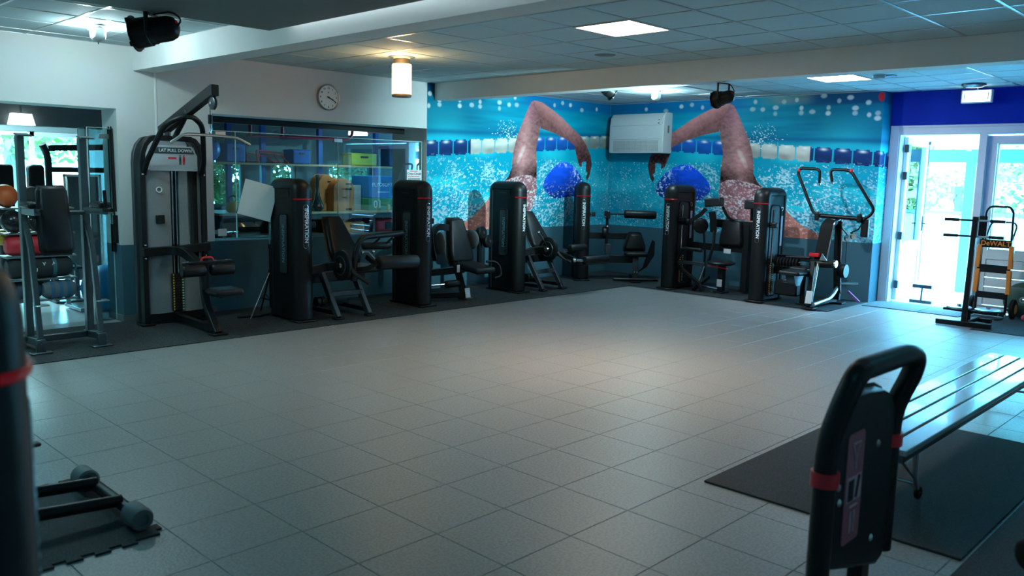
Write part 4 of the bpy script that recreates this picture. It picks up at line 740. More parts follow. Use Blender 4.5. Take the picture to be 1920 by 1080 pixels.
# ------------------------------------------------------------------ lat pull down
t = thing('lat_pulldown_machine', 'tall grey lat pull down machine with a hanging chrome bar by the white pier', 'weight machine', (1.0, 6.5, .01), 0)
ar = [(-.33, 0, .02), (-.33, 0, 1.72)]+[(-.33+.14-.14*math.cos(a), 0, 1.72+.26*math.sin(a)) for a in (.4, .8, 1.2, PI/2)]+[(.33-.14+.14*math.cos(a), 0, 1.72+.26*math.sin(a)) for a in (PI/2, 1.2, .8, .4)]+[(.33, 0, 1.72), (.33, 0, .02)]
MB().bar(ar, .10, .055, up=(-1, 0, 0)).build('arch_frame', BLK, t); MB().bar([(x, y+.18, z) for x, y, z in ar], .06, .04, up=(-1, 0, 0)).build('rear_frame', DST, t)
for x in (-.33, .33):
    MB().rbox((x, 0, .012), (.14, .16, .022), .005, 1).build('foot_plate', BLK, t)
    for z in (1.60, .86, .72): MB().lathe([(0, .012), (.008, .010), (.013, 0)], (x, -.052, z), (0, -1, 0), 10).build('frame_bolt', CHR, t)
# shrouds: two grey channels either side of the dark stack gap
MB().prism([(-.30, .10), (-.30, -.01), (-.19, -.045), (-.03, -.01), (-.03, .10)], 1.53, T(0, 0, .12), .004).build('shroud', GRY, t); MB().prism([(.06, .10), (.06, -.02), (.13, -.045), (.30, -.01), (.30, .10)], 1.53, T(0, 0, .12), .004).build('shroud', GRY, t)
MB().prism([(.145, -.046), (.145, -.040), (.26, -.019), (.26, -.025)], 1.1, T(0, -.002, .55)).build('smoked_window', mat('smoked_window', (.01, .013, .015), .15), t)
MB().b2(-.03, .06, .02, .05, .14, 1.64).build('stack_gap', MATS['stack_bay_black'], t); MB().cyl((-.005, .0, .14), (-.005, .0, 1.64), .009, 8).build('guide_rod', CHR, t); MB().cyl((.035, .0, .14), (.035, .0, 1.64), .009, 8).build('guide_rod', CHR, t)
MB().b2(-.32, .32, -.03, .06, .05, .12).build('base_bar', BLK, t)
wp = MB().rbox((.015, -.01, 0), (.13, .06, .025), .003, 1).mesh('weight_plate', BLK); wy = MB().b2(-.043, -.030, -.043, -.041, -.008, .008).mesh('weight_mark', YEL); wg = MB().b2(.055, .075, -.043, -.041, -.008, .008).mesh('weight_mark', MATS['green_mark'])
for k in range(14): inst(wp, 'weight_plate', t, T(0, 0, .15+.029*k)); inst(wy, 'weight_mark', t, T(0, 0, .15+.029*k)); inst(wg, 'weight_mark', t, T(0, 0, .15+.029*k))
sg = MB().prism([(-.25, 1.64), (.26, 1.64), (.26, 1.80), (.20, 1.90), (-.18, 1.90), (-.25, 1.80)], .02, Matrix(((1, 0, 0, 0), (0, 0, 1, -.05), (0, 1, 0, 0), (0, 0, 0, 1)))).build('sign_plate', mat('silver_placard', (.50, .53, .54), .35, .3, .06), t)
MB().prism([(-.22, 1.82), (.23, 1.82), (.19, 1.885), (-.17, 1.885)], .004, Matrix(((1, 0, 0, 0), (0, 0, 1, -.0535), (0, 1, 0, 0), (0, 0, 0, 1)))).build('sign_band', mat('dark_green_print', (.02, .05, .05), .4), t)
text('lettering', 'LAT PULL DOWN', .045, TXW, t, face(.02, -.056, 1.853, (0, -1, 0)), .0008, bold=.001); MB().b2(-.06, .03, -.0525, -.051, 1.765, 1.785).build('red_line', RED, t); text('maker_mark', 'IMPACT', .03, SLV, t, face(-.15, -.052, 1.665, (0, -1, 0)), .0008)
for x, m in ((.07, mat('black_print', (.02, .02, .02), .5)), (.11, RED)): MB().ell((x, -.053, 1.80), (.008, .002, .009), 8, 6).box((x, -.053, 1.765), (.022, .003, .045)).box((x-.006, -.053, 1.725), (.007, .003, .04)).box((x+.006, -.053, 1.725), (.007, .003, .04)).build('figure_mark', m, t)
MB().prism([(-.16, 1.91), (.16, 1.91), (.12, 1.99), (-.12, 1.99)], .06, Matrix(((1, 0, 0, 0), (0, 0, 1, -.03), (0, 1, 0, 0), (0, 0, 0, 1)))).build('top_cover', STL, t)
MB().tube([(-.165+.028*math.cos(a), -.048, 1.44+.028*math.sin(a)) for a in [2*PI*k/20 for k in range(20)]], .006, 6, closed=True).build('logo_ring', mat('cyan_white_ring', (.75, .9, .9), .4), t); MB().rbox((-.165, -.055, 1.13), (.09, .03, .09), .006, 1).build('pin_holder', BLK, t)
# boom, stays, pulley, bar
MB().bar([(0, .22, 2.06), (0, -.98, 2.43), (0, -1.02, 2.43)], .075, .11).build('boom', BLK, t)
for s in (-1, 1): MB().tube([(s*.31, -.03, 1.60), (s*.31, -.10, 1.72), (s*.20, -.32, 2.12), (s*.06, -.42, 2.19), (0, -.43, 2.20)], .028, 10, fil=.12).build('boom_stay', BLK, t)
MB().tube([(0, -.08, 1.98), (.03, -.10, 2.05), (.02, -.30, 2.19)], .028, 10, fil=.06).build('rear_stay', BLK, t); MB().rbox((0, -.43, 2.22), (.09, .05, .10), .01, 1).build('stay_clamp', BLK, t)
for y, z in ((-.97, 2.31), (.10, 2.03)): 
    d = MB().lathe([(0, -.02), (.055, -.02), (.065, -.012), (.055, 0), (.065, .012), (.055, .02), (0, .02)], (0, y, z), (1, 0, 0), 24).build('pulley', DST, t); MB().cyl((-.03, y, z), (.03, y, z), .012, 10).build('pulley_axle', CHR, d)
MB().tube([(0, -.905, 2.32), (0, -.905, 2.19)], .004, 5).build('cable', BLK, t); MB().cyl((0, -.905, 2.20), (0, -.905, 2.11), .022, 12).build('cable_stop', BLK, t); MB().tube([(0, -.905, 2.11), (0.01, -.905, 2.06), (-.01, -.905, 2.03), (0, -.905, 2.01)], .010, 8).build('snap_hook', CHR, t)
MB().tube([(-.42, -.94, 1.91), (-.29, -.94, 2.0), (0, -.92, 2.0), (.28, -.90, 1.99), (.42, -.90, 1.925)], .015, 10, fil=.05).build('pull_bar', CHR, t)
MB().bar([(-.36, -.06, .79), (-.06, -.10, .80), (.0, -.24, .79), (.0, -.52, .70), (.0, -.66, .64)], .08, .09, fil=.14).build('seat_arm', BLK, t); MB().bar([(.0, -.10, .80), (.36, -.06, .82)], .07, .09).build('cross_arm', BLK, t)
MB().bar([(0, -.66, .70), (0, -.68, .40), (0, -.72, .28), (0, -.95, .02)], .07, .06, up=(0, -1, 0), fil=.14).build('seat_post', BLK, t)
for a, b in ((-.27, -.02), (.04, .29)): MB().roller((a, -.75, .645), (b, -.75, .645), .062).build('thigh_roller', PAD, t, ang=60)
MB().rbox((.01, -.74, .725), (.54, .05, .025), .006, 1).build('roller_bar', BLK, t); MB().tube([(-.06, -.74, .735), (-.04, -.74, .775), (.06, -.74, .775), (.08, -.74, .735)], .010, 8, fil=.02).build('red_handle', RED, t)
for x in (-.2, -.05, .1, .22): MB().lathe([(0, .008), (.008, .006), (.01, 0)], (x, -.74, .738), (0, 0, 1), 8).build('roller_bolt', CHR, t)
MB().rbox((.10, -.92, .435), (.30, .28, .07), .03, 3).build('seat', PAD, t, ang=60); MB().bar([(0, -.70, .42), (.10, -.92, .39)], .08, .05).build('seat_bracket', BLK, t)
MB().bar([(0, 0, .07), (0, -.88, .05)], .06, .07).build('floor_beam', BLK, t); MB().rbox((0, -.96, .012), (.16, .12, .02), .005, 1).build('foot_plate', BLK, t)
# ------------------------------------------------------------------ dip station
t = thing('dip_station', 'steel dip and knee raise tower with long back pad in the left doorway', 'dip station', (-.33, 5.9, .011), 0)
SVF = mat('dark_silver_frame', (.075, .10, .11), .30, .6, .1)
for s in (-1, 1):
    x = s*.26
    MB().bar([(x, .10, .07), (x, .10, 1.93)], .06, .075, up=(0, 1, 0)).build('upright', SVF, t); MB().box((x+.02, .06, 1.935), (.11, .13, .012), rx=math.radians(8)).build('top_plate', SVF, t)
    MB().bar([(x, .18, .075), (x, -.20, .105)], .06, .07).build('base_rail', SVF, t); MB().rbox((x, -.19, .07), (.075, .06, .12), .006, 1).build('front_foot', SVF, t); MB().rbox((x+.0, -.20, .008), (.18, .08, .014), .005, 1).build('foot_plate', SVF, t)
    MB().bar([(x, .10, 1.18), (x+.01, -.02, .98), (x+.02, -.13, .12)], .045, .055, up=(0, -1, 0), fil=.12).build('strut', SVF, t); MB().rbox((x+.05, -.10, .42), (.11, .10, .012), .004, 1).build('step_plate', STL, t)
    MB().bar([(x, .08, 1.26), (x+s*.02, -.36, 1.27)], .05, .06).build('arm_rest_bar', SVF, t); MB().rbox((x+s*.03, -.22, 1.325), (.11, .26, .055), .02, 2).build('arm_pad', PAD, t, ang=60)
    MB().tube([(x+s*.02, -.36, 1.28), (x+s*.03, -.50, 1.285)], .016, 10).build('grip', RUB, t); MB().tube([(x+s*.02, -.38, 1.30), (x+s*.01, -.385, 1.46)], .016, 10).build('upright_grip', RUB, t)
MB().bar([(-.26, .16, .07), (-.26, .34, .06), (-.34, .42, .02)], .06, .06).build('rear_foot', SVF, t); MB().bar([(-.26, .12, .08), (.26, .12, .08)], .05, .06).build('base_crossbar', SVF, t); MB().tube([(-.26, .05, 1.24), (.26, .05, 1.24)], .022, 10).build('top_crossbar', SVF, t); MB().rbox((-.10, .0, 1.23), (.26, .07, .09), .008, 1).build('pad_bracket', SVF, t)
padded('back_pad', t, T(-.06, -.16, .90, math.radians(-12)), .25, .23, .59, .075, .025)
# ------------------------------------------------------------------ photo softbox on a light stand
t = thing('softbox_light', 'white fronted photo softbox on a thin light stand beside the lat machine', 'studio light', (2.0, 6.25, .01), 0)
MB().tube([(0, 0, .10), (0, 0, .80)], .014, 8).build('lower_pole', BLK, t); MB().tube([(0, 0, .80), (0, 0, 1.28)], .010, 8).build('upper_pole', STL, t); MB().lathe([(0, 0), (.022, 0), (.022, .05), (0, .05)], (0, 0, .78)).build('collar', BLK, t); MB().lathe([(0, 0), (.022, 0), (.022, .04), (0, .04)], (0, 0, .50)).build('collar', BLK, t)
for a in (200, 320, 80):
    c, s_ = math.cos(math.radians(a)), math.sin(math.radians(a)); MB().tube([(0, 0, .52), (.34*c, .34*s_, .01)], .010, 8).build('leg', BLK if a != 200 else DST, t); MB().tube([(0, 0, .18), (.19*c, .19*s_, .235)], .007, 6).build('brace', BLK, t)
M_ = T(-.15, -.03, 1.31, math.radians(-62), 0, math.radians(-25))
fv = [(-.19, -.20, .02), (.17, -.20, 0), (.19, .19, 0), (-.17, .20, .01)]
MB().add([(-.20, -.20, 0), (.17, -.20, 0), (.20, .20, 0), (-.16, .20, 0), (-.05, -.05, -.24), (.05, -.05, -.24), (.05, .05, -.24), (-.05, .05, -.24)], [(1, 0, 4, 5), (2, 1, 5, 6), (3, 2, 6, 7), (0, 3, 7, 4), (7, 6, 5, 4)], T(-.17, -.05, 1.33) @ face(0, 0, 0, (-.42, -.86, .25)) @ Matrix.Rotation(-.26, 4, 'Z')).build('box_sides', BLK, t)
MB().rbox((0, 0, .004), (.375, .40, .012), .005, 2, M=T(-.17, -.05, 1.33) @ face(0, 0, 0, (-.42, -.86, .25)) @ Matrix.Rotation(-.26, 4, 'Z')).build('diffuser', mat('white_diffuser_cloth', (.72, .78, .79), .8, 0, .06, 9, .3, 14), t)
MB().rbox((-.02, .02, 1.30), (.07, .10, .09), .01, 1).build('lamp_head', BLK, t)
MB().tube([(1.62, 6.32, .018), (1.84, 6.24, .02), (2.08, 6.33, .018)], .014, 8).build('rubber_rod', RUB, None, 'short dark rod lying on the rubber floor by the softbox stand', 'rod')
# ------------------------------------------------------------------ plate stand by the door
t = thing('plate_stand', 'black upright plate stand with four pegs in front of the hand truck', 'weight stand', (8.05, .62, 0), 0)
MB().bar([(-.05, .30, .035), (-.02, -.30, .035)], .07, .06).build('foot_bar', BLK, t); MB().bar([(.45, .12, .035), (.45, -.18, .035)], .07, .05).build('rear_foot', BLK, t); MB().bar([(-.02, -.02, .05), (.45, -.02, .05)], .06, .05).build('base_beam', BLK, t)
MB().bar([(-.02, .0, .05), (.04, -.01, 1.32)], .055, .055, up=(0, 1, 0)).build('upright', BLK, t); MB().rbox((.16, -.06, 1.20), (.03, .09, .26), .01, 1).build('top_plate', BLK, t)
for z, y0 in ((1.275, .0), (1.085, .0)):
    for s in (1, -1):
        p = MB().tube([(.04, 0, z), (.03, s*.32, z)], .012, 10).build('peg', STL if s < 0 else BLK, t); MB().cyl((.035, s*.17, z), (.03, s*.33, z), .019, 12).build('peg_sleeve', BLK, p)
for s, y in ((1, .10), (-1, -.22)):
    d = MB().lathe([(.02, 0), (.13, .0), (.14, .008), (.14, .020), (.125, .026), (.05, .024), (.02, .028)], (.10, y, .20), (0, 0, 1), 28).build('small_plate', STL, t); MB().lathe([(0, .02), (.025, .02), (.025, .05), (0, .05)], (.10, y, .20), (0, 0, 1), 12).build('plate_collar', CHR, d)
MB().bar([(.06, .26, .185), (.06, -.34, .175)], .05, .03).build('plate_shelf', BLK, t); MB().tube([(.10, 0, .05), (.10, 0, .19)], .04, 12).build('shelf_post', BLK, t); MB().prism([(0, 0), (.10, 0), (0, .18)], .02, T(.02, .01, .06, PI/2)).build('gusset', BLK, t)
# hand truck
ORG = mat('orange_plastic', (.75, .20, .02), .45, 0, .08)
t = thing('hand_truck', 'black and orange folding hand truck leaning upright by the closed glazed leaf', 'hand truck', (9.0, .60, .008), 0)
for s in (1, -1):
    MB().tube([(0, s*.175, .05), (.02, s*.165, 1.0)], .016, 10).build('side_rail', BLK, t)
    for z0, z1 in ((.32, .62), (.64, .93)): MB().bar([(-.005, s*.19, z0), (.008, s*.18, z1)], .055, .06, up=(1, 0, 0)).build('orange_guard', ORG, t)
    w_ = MB().lathe([(.03, -.03), (.10, -.03), (.125, -.018), (.125, .018), (.10, .03), (.03, .03)], (.10, s*.24, .128), (0, 1, 0), 26).build('wheel', RUB, t); MB().lathe([(0, -.034), (.06, -.034), (.075, -.02), (.075, .02), (.06, .034), (0, .034)], (.10, s*.24, .128), (0, 1, 0), 20).build('wheel_hub', ORG, w_)
MB().tube([(.02, .165, .95), (.03, .155, 1.36), (.03, .11, 1.42), (.03, -.11, 1.42), (.03, -.155, 1.36), (.02, -.165, .95)], .014, 10, fil=.05).build('handle', BLK, t); MB().tube([(.03, .15, .95), (.18, .13, 1.18), (.20, .10, 1.22), (.20, -.14, 1.22), (.19, -.17, 1.17), (.03, -.16, .95)], .012, 10, fil=.04).build('folded_handle', DST, t)
c = MB().b2(-.02, .03, -.18, .18, .90, 1.0).build('name_plate', BLK, t); text('lettering', 'DeWALT', .085, ORG, c, face(-.022, 0, .952, (-1, 0, 0)), .001, bold=.002)
MB().b2(-.015, .02, -.19, .19, .58, .68).build('cross_plate', BLK, t); MB().b2(-.015, .02, -.18, .18, .25, .33).build('cross_plate', BLK, t); MB().tube([(.10, .24, .128), (.10, -.24, .128)], .012, 8).build('axle', STL, t); MB().b2(-.22, -.0, -.17, .17, .008, .020).build('toe_plate', BLK, t); MB().bar([(0, .17, .06), (0, -.17, .06)], .03, .06).build('lower_bar', BLK, t)
t = thing('bumper_plate', 'large dark green bumper plate standing behind the hand truck wheel', 'weight plate', (9.30, .30, .008), 0)
MB().lathe([(.03, -.025), (.07, -.03), (.12, -.02), (.18, -.02), (.215, -.03), (.228, -.02), (.228, .02), (.215, .03), (.07, .03), (.03, .025)], (0, 0, .23), (-1, 0, .18), 40).build('rubber_disc', mat('dark_green_rubber', (.03, .085, .06), .6, 0, .15), t); MB().lathe([(.022, -.032), (.04, -.032), (.04, .032), (.022, .032)], (0, 0, .23), (-1, 0, .18), 20).build('steel_hub', STL, t)
for k, (x, y) in enumerate(((9.02, .18), (9.10, .06))):
    t = thing('pink_dumbbell', ('small pink dumbbell by the green bumper plate', 'second pink dumbbell at the right picture edge by the bumper plate')[k], 'dumbbell', (x, y, .046), .6)
    pk = mat('pink_vinyl', (.65, .08, .16), .5); MB().cyl((-.05, 0, 0), (.05, 0, 0), .014).build('grip', pk, t)
    for s in (-1, 1): MB().lathe([(0, 0), (.03, 0), (.036, .01), (.036, .03), (.03, .04), (0, .04)], (s*.05 if s > 0 else -.09, 0, 0), (1, 0, 0), 12).build('head', pk, t)
# ------------------------------------------------------------------ slatted bench
t = thing('slatted_bench', 'long low bench of pale lacquered slats on folding steel legs', 'bench', (2.74, -.80, 0), 0)
LAC = mat('lacquered_pale_slat', (.26, .30, .31), .2, 0, .08, 2, coat=.4)
for k in range(4): MB().rbox((.19, .175-.117*k, .35), (3.12, .105, .03), .006, 2).build('slat', LAC, t)
for y in (.19, -.19): MB().bar([(-1.34, y, .31), (1.7, y, .31)], .03, .05).build('side_rail', DST, t)
for x in (-1.05, 1.70):
    MB().bar([(x, -.2, .32), (x, .2, .32)], .04, .03).build('cross_rail', DST, t)
    for s in (1, -1):
        l_ = MB().tube([(x, s*.17, .32), (x+.0, s*.175, .14), (x+.02, s*.19, .05)], .014, 10).build('leg', STL, t)
        if x < 0: MB().lathe([(0, -.012), (.03, -.012), (.036, 0), (.03, .012), (0, .012)], (x+.03, s*.19, .048), (0, 1, 0), 18).build('caster', RUB, l_)
        else: MB().cyl((x+.02, s*.19, .05), (x+.02, s*.19, .002), .022, 12).build('rubber_foot', RUB, l_)
        MB().tube([(x+.0, s*.172, .13), (x-.25, s*.172, .30)], .007, 6).build('brace', STL, l_)
    MB().tube([(x+.01, .18, .10), (x+.01, -.18, .10)], .009, 8).build('tie_rod', STL, t)
# ------------------------------------------------------------------ near machine back with hoop handle (right foreground)
t = thing('near_machine', 'black machine back panel with a bent hoop handle and red clamps in the right foreground', 'weight machine', (.17, -1.25, 0), 0)
MB().tube([(-.30, .0, .02), (-.297, 0, .80), (-.275, -.045, .97), (-.235, -.065, 1.055), (.20, -.075, 1.055), (.30, -.075, 1.03), (.315, -.06, .96), (.30, 0, .80), (.30, 0, .22)], .040, 16, fil=.10).build('hoop_frame', BLK, t)
P = [(-.28, .36), (-.24, .31), (.05, .225), (.20, .185), (.26, .20), (.29, .26), (.295, .74), (.28, .82), (.23, .885), (.15, .915), (.0, .93), (-.14, .935), (-.22, .91), (-.265, .86), (-.285, .78)]
MB().prism(P, .05, Matrix(((1, 0, 0, 0), (0, 0, -1, .025), (0, 1, 0, 0), (0, 0, 0, 1))), .018).build('back_panel', BLKS, t)
for x, z in ((-.297, .665), (.30, .685)): MB().lathe([(.038, -.026), (.049, -.026), (.049, .026), (.038, .026)], (x, 0, z), (0, 0, 1), 20).build('red_clamp', RED, t)
stk = MB().prism(rrect(-.105, .59, .15, .42, .02), .003, Matrix(((1, 0, 0, 0), (0, 0, -1, -.0255), (0, 1, 0, 0), (0, 0, 0, 1)))).build('instruction_sticker', mat('pink_sticker', (.30, .09, .12), .5, 0, .1, 10), t)
LIL = mat('pale_pink_print', (.42, .30, .34), .5)
MB().b2(-.165, -.045, -.0305, -.029, .54, .635).build('sticker_picture', LIL, stk); MB().b2(-.158, -.11, -.032, -.0302, .545, .625).build('sticker_icon', BLK, stk); MB().box((-.075, -.0312, .59), (.022, .001, .085), ry=.25).build('sticker_figure', BLK, stk)
for pts in ([(-.14, .76), (-.105, .695), (-.07, .76), (-.14, .76)], [(-.105, .695), (-.105, .66)], [(-.14, .52), (-.07, .52)], [(-.12, .50), (-.12, .42)], [(-.09, .50), (-.09, .42)]): MB().tube([(x, -.030, z) for x, z in pts], .0045, 5).build('sticker_drawing', LIL, stk)
for x, z in ((.11, .71), (.11, .33), (-.235, .62), (-.22, .56)): MB().lathe([(0, .008), (.011, .005), (.015, 0)], (x, -.026, z), (0, -1, 0), 10).build('panel_bolt', STL, t)
MB().bar([(-.30, 0, .03), (.30, 0, .03)], .08, .05).build('base_bar', BLK, t); MB().bar([(.16, .03, .03), (.16, .03, .30)], .06, .08).build('stem', BLK, t); MB().bar([(0, -.3, .03), (0, .35, .03)], .07, .05).build('floor_rail', BLK, t)
t = thing('roller_pads', 'black foam roller pads cut off by the bottom right picture edge', 'weight machine', (.62, -1.78, .012), 0)
MB().roller((0, .06, .29), (.30, -.20, .29), .06).build('foam_roller', RUB, t, ang=60); MB().roller((-.16, .02, .20), (.16, -.24, .20), .05).build('foam_roller', RUB, t, ang=60); MB().bar([(.1, -.12, .0), (.1, -.12, .28)], .05, .05).build('post', BLK, t); MB().rbox((.1, -.12, .012), (.2, .2, .02), .005, 1).build('foot_plate', BLK, t)
# ------------------------------------------------------------------ left foreground: near tower, base frame on puzzle mat
tower('near_tower', 'blurred black machine tower cut off by the left picture edge', (-2.515, -.86, 0), PI/2, stack=False)
P = []
x0, x1, y0, y1 = -2.45, -1.40, 1.31, 2.28
def teeth(a, b, out, n):
    a = Vector(a); b = Vector(b); d = (b-a)/n; o = Vector(out); q = []
    for k in range(n): q += [a+d*k, a+d*(k+.5), a+d*(k+.46)+o, a+d*(k+1.04)+o] if k < n-1 else [a+d*k, a+d*(k+.5)]
    return [tuple(v) for v in q]
P = teeth((x0, y0), (x1, y0), (0, -.03), 9)+teeth((x1, y0), (x1, y1), (.03, 0), 9)+teeth((x1, y1), (x0, y1), (0, .03), 9)+[(x0, y1), (x0, y0+.05)]
MB().prism(P, .010, T(0, 0, .001)).build('puzzle_mat', MAT2, None, 'dark interlocking puzzle mat at the bottom left under a machine foot', 'mat')
t = thing('machine_base', 'black tube base with grey rubber end caps on the puzzle mat', 'weight machine', (-1.45, 1.78, .012), 0)
MB().tube([(0, .36, .055), (0, -.36, .055)], .028, 12).build('cross_tube', BLK, t)
for s in (1, -1): MB().lathe([(0, 0), (.045, 0), (.055, .01), (.055, .12), (.048, .135), (.03, .135), (.03, .12), (0, .12)], (0, s*.27, .055), (0, s, 0), 22).build('end_cap', mat('grey_rubber', (.10, .12, .125), .6, 0, .15, 20), t)
for y in (.17, -.15): MB().tube([(0, y, .075), (-.9, y+.05, .13)], .03, 12).build('frame_tube', BLK, t)
MB().lathe([(0, -.03), (.09, -.03), (.10, -.02), (.10, .02), (.09, .03), (0, .03)], (-.36, .40, .12), (.3, -1, 0), 24).build('wheel', RUB, t); MB().rbox((-.26, .42, .26), (.16, .05, .02), .006, 1).build('pedal', BLK, t); MB().bar([(-.36, .40, .12), (-.34, .41, .25)], .03, .03).build('pedal_arm', BLK, t); MB().bar([(-.75, .22, .12), (-.36, .40, .12)], .04, .04).build('wheel_arm', BLK, t)
# ------------------------------------------------------------------ back room seen through the left doorway
t = thing('bag_rack', 'steel storage rack holding bags and balls behind the dip station', 'rack', (.05, 8.05, 0), 0)
for x in (-.30, .42): MB().bar([(x, .20, .02), (x, .20, 1.28)], .04, .05).build('post', STL, t); MB().bar([(x, .25, .03), (x, -.28, .03)], .05, .04).build('foot', STL, t)
for z in (.16, .40, .66, .92, 1.20): MB().rbox((.06, 0, z), (.72, .30, .018), .004, 1).build('shelf', mat('perforated_shelf', (.18, .2, .2), .4, .5), t)
def bag(name, label, c, L_, r, m, sm, straps=(.3, .7), group='sandbags on the rack'):
    b = thing(name, label, 'sandbag', c, 0, group)
    MB().lathe([(0, 0), (r*.7, .0), (r*.93, .03), (r, .07), (r*1.02, L_*.5), (r, L_-.07), (r*.93, L_-.03), (r*.7, L_), (0, L_)], (-L_/2, 0, r), (1, 0, 0), 20).build('bag_body', m, b)
    for f in straps: MB().lathe([(r*1.0, -.02), (r*1.045, -.02), (r*1.045, .02), (r*1.0, .02)], (-L_/2+f*L_, 0, r), (1, 0, 0), 20).build('strap', sm, b)
    MB().tube([(L_/2-.01, 0, r*1.4), (L_/2+.06, 0, r*1.2), (L_/2+.06, 0, r*.6), (L_/2-.01, 0, r*.5)], .012, 8, fil=.04).build('end_handle', sm, b); return b
TCV = mat('teal_webbing', (.03, .12, .13), .7); BCV = mat('black_canvas', (.018, .02, .022), .75, 0, .2, 30, .2)
bag('sandbag', 'red sandbag with grey straps on the middle rack shelf', (.08, 8.0, .672), .62, .115, mat('red_canvas', (.62, .02, .035), .5, 0, .15, 8, .15), mat('grey_webbing', (.2, .2, .2), .7))
b = bag('sandbag', 'black sandbag with teal straps and white print below the red one', (.10, 8.0, .412), .66, .12, BCV, TCV); [text('lettering', q, .055, TXW, b, face(x, -.116, .165, (0, -1, .25)), .001, bold=.001) for q, x in (('DY', -.10), ('V', .02), ('A', .12))]; text('lettering', 'U', .06, TXW, b, face(-.07, -.123, .10, (0, -1, 0)), .001, bold=.001)
bag('sandbag', 'dark blue sandbag at the left of the lowest rack shelf', (-.08, 8.05, .172), .40, .105, mat('navy_canvas', (.02, .06, .11), .6, 0, .2, 10), BCV); bag('sandbag', 'grey striped sandbag at the right of the lowest rack shelf', (.28, 7.96, .172), .34, .10, mat('grey_canvas', (.12, .14, .15), .7, 0, .2, 10), mat('blue_webbing', (.03, .12, .22), .7), (.25, .5, .75))
bag('sandbag', 'yellow sandbag lying behind the red one', (-.08, 8.17, .78), .40, .09, mat('yellow_canvas', (.5, .36, .03), .6, 0, .2, 10), BCV)
def ball(label, c, r, m, sm): 
    b = thing('medicine_ball', label, 'medicine ball', c, .4, 'medicine balls on the rack'); MB().ell((0, 0, r), (r, r, r), 22, 14).build('ball_shell', m, b); MB().tube([(r*1.0*math.cos(a), r*1.0*math.sin(a)*.3, r+r*.95*math.sin(a)) for a in [2*PI*k/24 for k in range(24)]], .008, 5, closed=True).build('seam', sm, b)
ball('orange medicine ball at the left end of the top rack shelf', (-.20, 8.0, 1.21), .125, mat('orange_leather', (.62, .10, .02), .5, 0, .12), BLK); ball('black and red medicine ball beside the orange one', (.06, 7.97, 1.21), .115, BCV, RED); ball('grey and red medicine ball at the right of the top rack shelf', (.32, 8.0, 1.21), .11, mat('grey_leather', (.16, .16, .16), .5), RED)
ball('shiny black medicine ball at the left of the second rack shelf', (-.15, 7.97, .93), .125, mat('gloss_black_ball', (.012, .014, .016), .2), DST); ball('dark medicine ball between the shiny ball and the white label', (.12, 8.02, .93), .11, BCV, DST)
t = thing('slam_box', 'black box with a white label strip on the second rack shelf', 'box', (.32, 8.0, .93)); MB().rbox((0, 0, .06), (.22, .24, .12), .01, 1).build('case', BLK, t); MB().b2(-.10, .10, -.124, -.121, .035, .095).build('label_strip', TXW, t); text('lettering', 'ESSENTIAL', .036, BLK, t, face(0, -.1255, .065, (0, -1, 0)), .001, bold=.001)
for x, lb in ((.22, 'tall black foam bolster at the left behind the bag rack'), (.58, 'tall black foam bolster at the right behind the bag rack')):
    t = thing('foam_bolster', lb, 'bolster', (x, 9.6, 0)); MB().rbox((0, 0, .84), (.19, .19, 1.68), .05, 3).build('foam_body', RUB, t); MB().rbox((0, 0, .012), (.22, .22, .02), .006, 1).build('base', BLK, t)
t = thing('cable_station', 'dark cable trainer frame seen through the left doorway', 'weight machine', (1.05, 9.9, 0))
MB().tube([(-.22, 0, .02), (-.22, 0, 1.80), (-.30, -.05, 1.95)], .045, 12, fil=.1).build('front_post', BLK, t); MB().bar([(-.22, 0, 1.90), (.75, .05, 1.95)], .07, .08).build('top_bar', BLK, t); MB().bar([(-.22, 0, 1.62), (.75, .05, 1.62)], .06, .07).build('cross_bar', BLK, t); MB().bar([(.72, .05, .02), (.72, .05, 1.95)], .08, .08, up=(0, 1, 0)).build('rear_post', BLK, t)
MB().rbox((.20, .05, .83), (.42, .12, 1.45), .02, 1).build('stack_cover', mat('stack_cover', (.03, .05, .055), .5, 0, .5, 45), t); MB().b2(-.05, -.02, -.02, .0, .1, 1.56).b2(.41, .44, -.02, .0, .1, 1.56).b2(-.05, .44, -.02, .0, 1.53, 1.56).build('cover_trim', WHT, t); MB().rbox((.25, .03, .012), (1.1, .3, .02), .006, 1).build('base', BLK, t)
t = thing('step_bench', 'small dark bench on the pale floor behind the dip station', 'bench', (.62, 8.75, 0)); MB().rbox((0, 0, .42), (.34, .30, .04), .01, 1).build('seat', BLK, t)
for x in (-.12, .12): MB().bar([(x, 0, .02), (x, 0, .40)], .06, .05).build('leg', DST, t)
MB().rbox((0, 0, .014), (.34, .3, .024), .005, 1).build('base_plate', DST, t)
t = thing('exercise_ball', 'blue exercise ball behind the glass panels at the doorway', 'exercise ball', (.74, 7.78, 0)); bl = mat('blue_vinyl', (.02, .22, .42), .3, 0, .08); MB().ell((0, 0, .27), (.27, .27, .27), 32, 20).build('ball_skin', bl, t); MB().lathe([(0, 0), (.015, 0), (.015, .004), (0, .006)], (-.18, -.19, .32), (-.7, -.7, .2), 8).build('plug', WHT, t)
for k, (x, lb) in enumerate(((.535, 'black jump rope hanging on the jamb nearer the white pier'), (.50, 'black resistance cord hanging on the jamb nearer the dip station'))):
    t = thing('jump_rope', lb, 'jump rope', (.585, 6.98+.07*k, 0)); MB().tube([(0, 0, 1.20), (-.008, 0, 2.06), (-.012, .02, 2.10), (-.008, .045, 2.06), (0, .05, 1.12-.1*k)], .008, 6).build('cord', RUB, t)
    for q in (0, .05): MB().cyl((0, q, 1.16-.1*k), (0, q, .86-.1*k), .018, 10).build('grip', RUB, t)
    MB().cyl((.01, .025, 2.08), (-.03, .025, 2.08), .008, 8).build('wall_hook', STL, t)
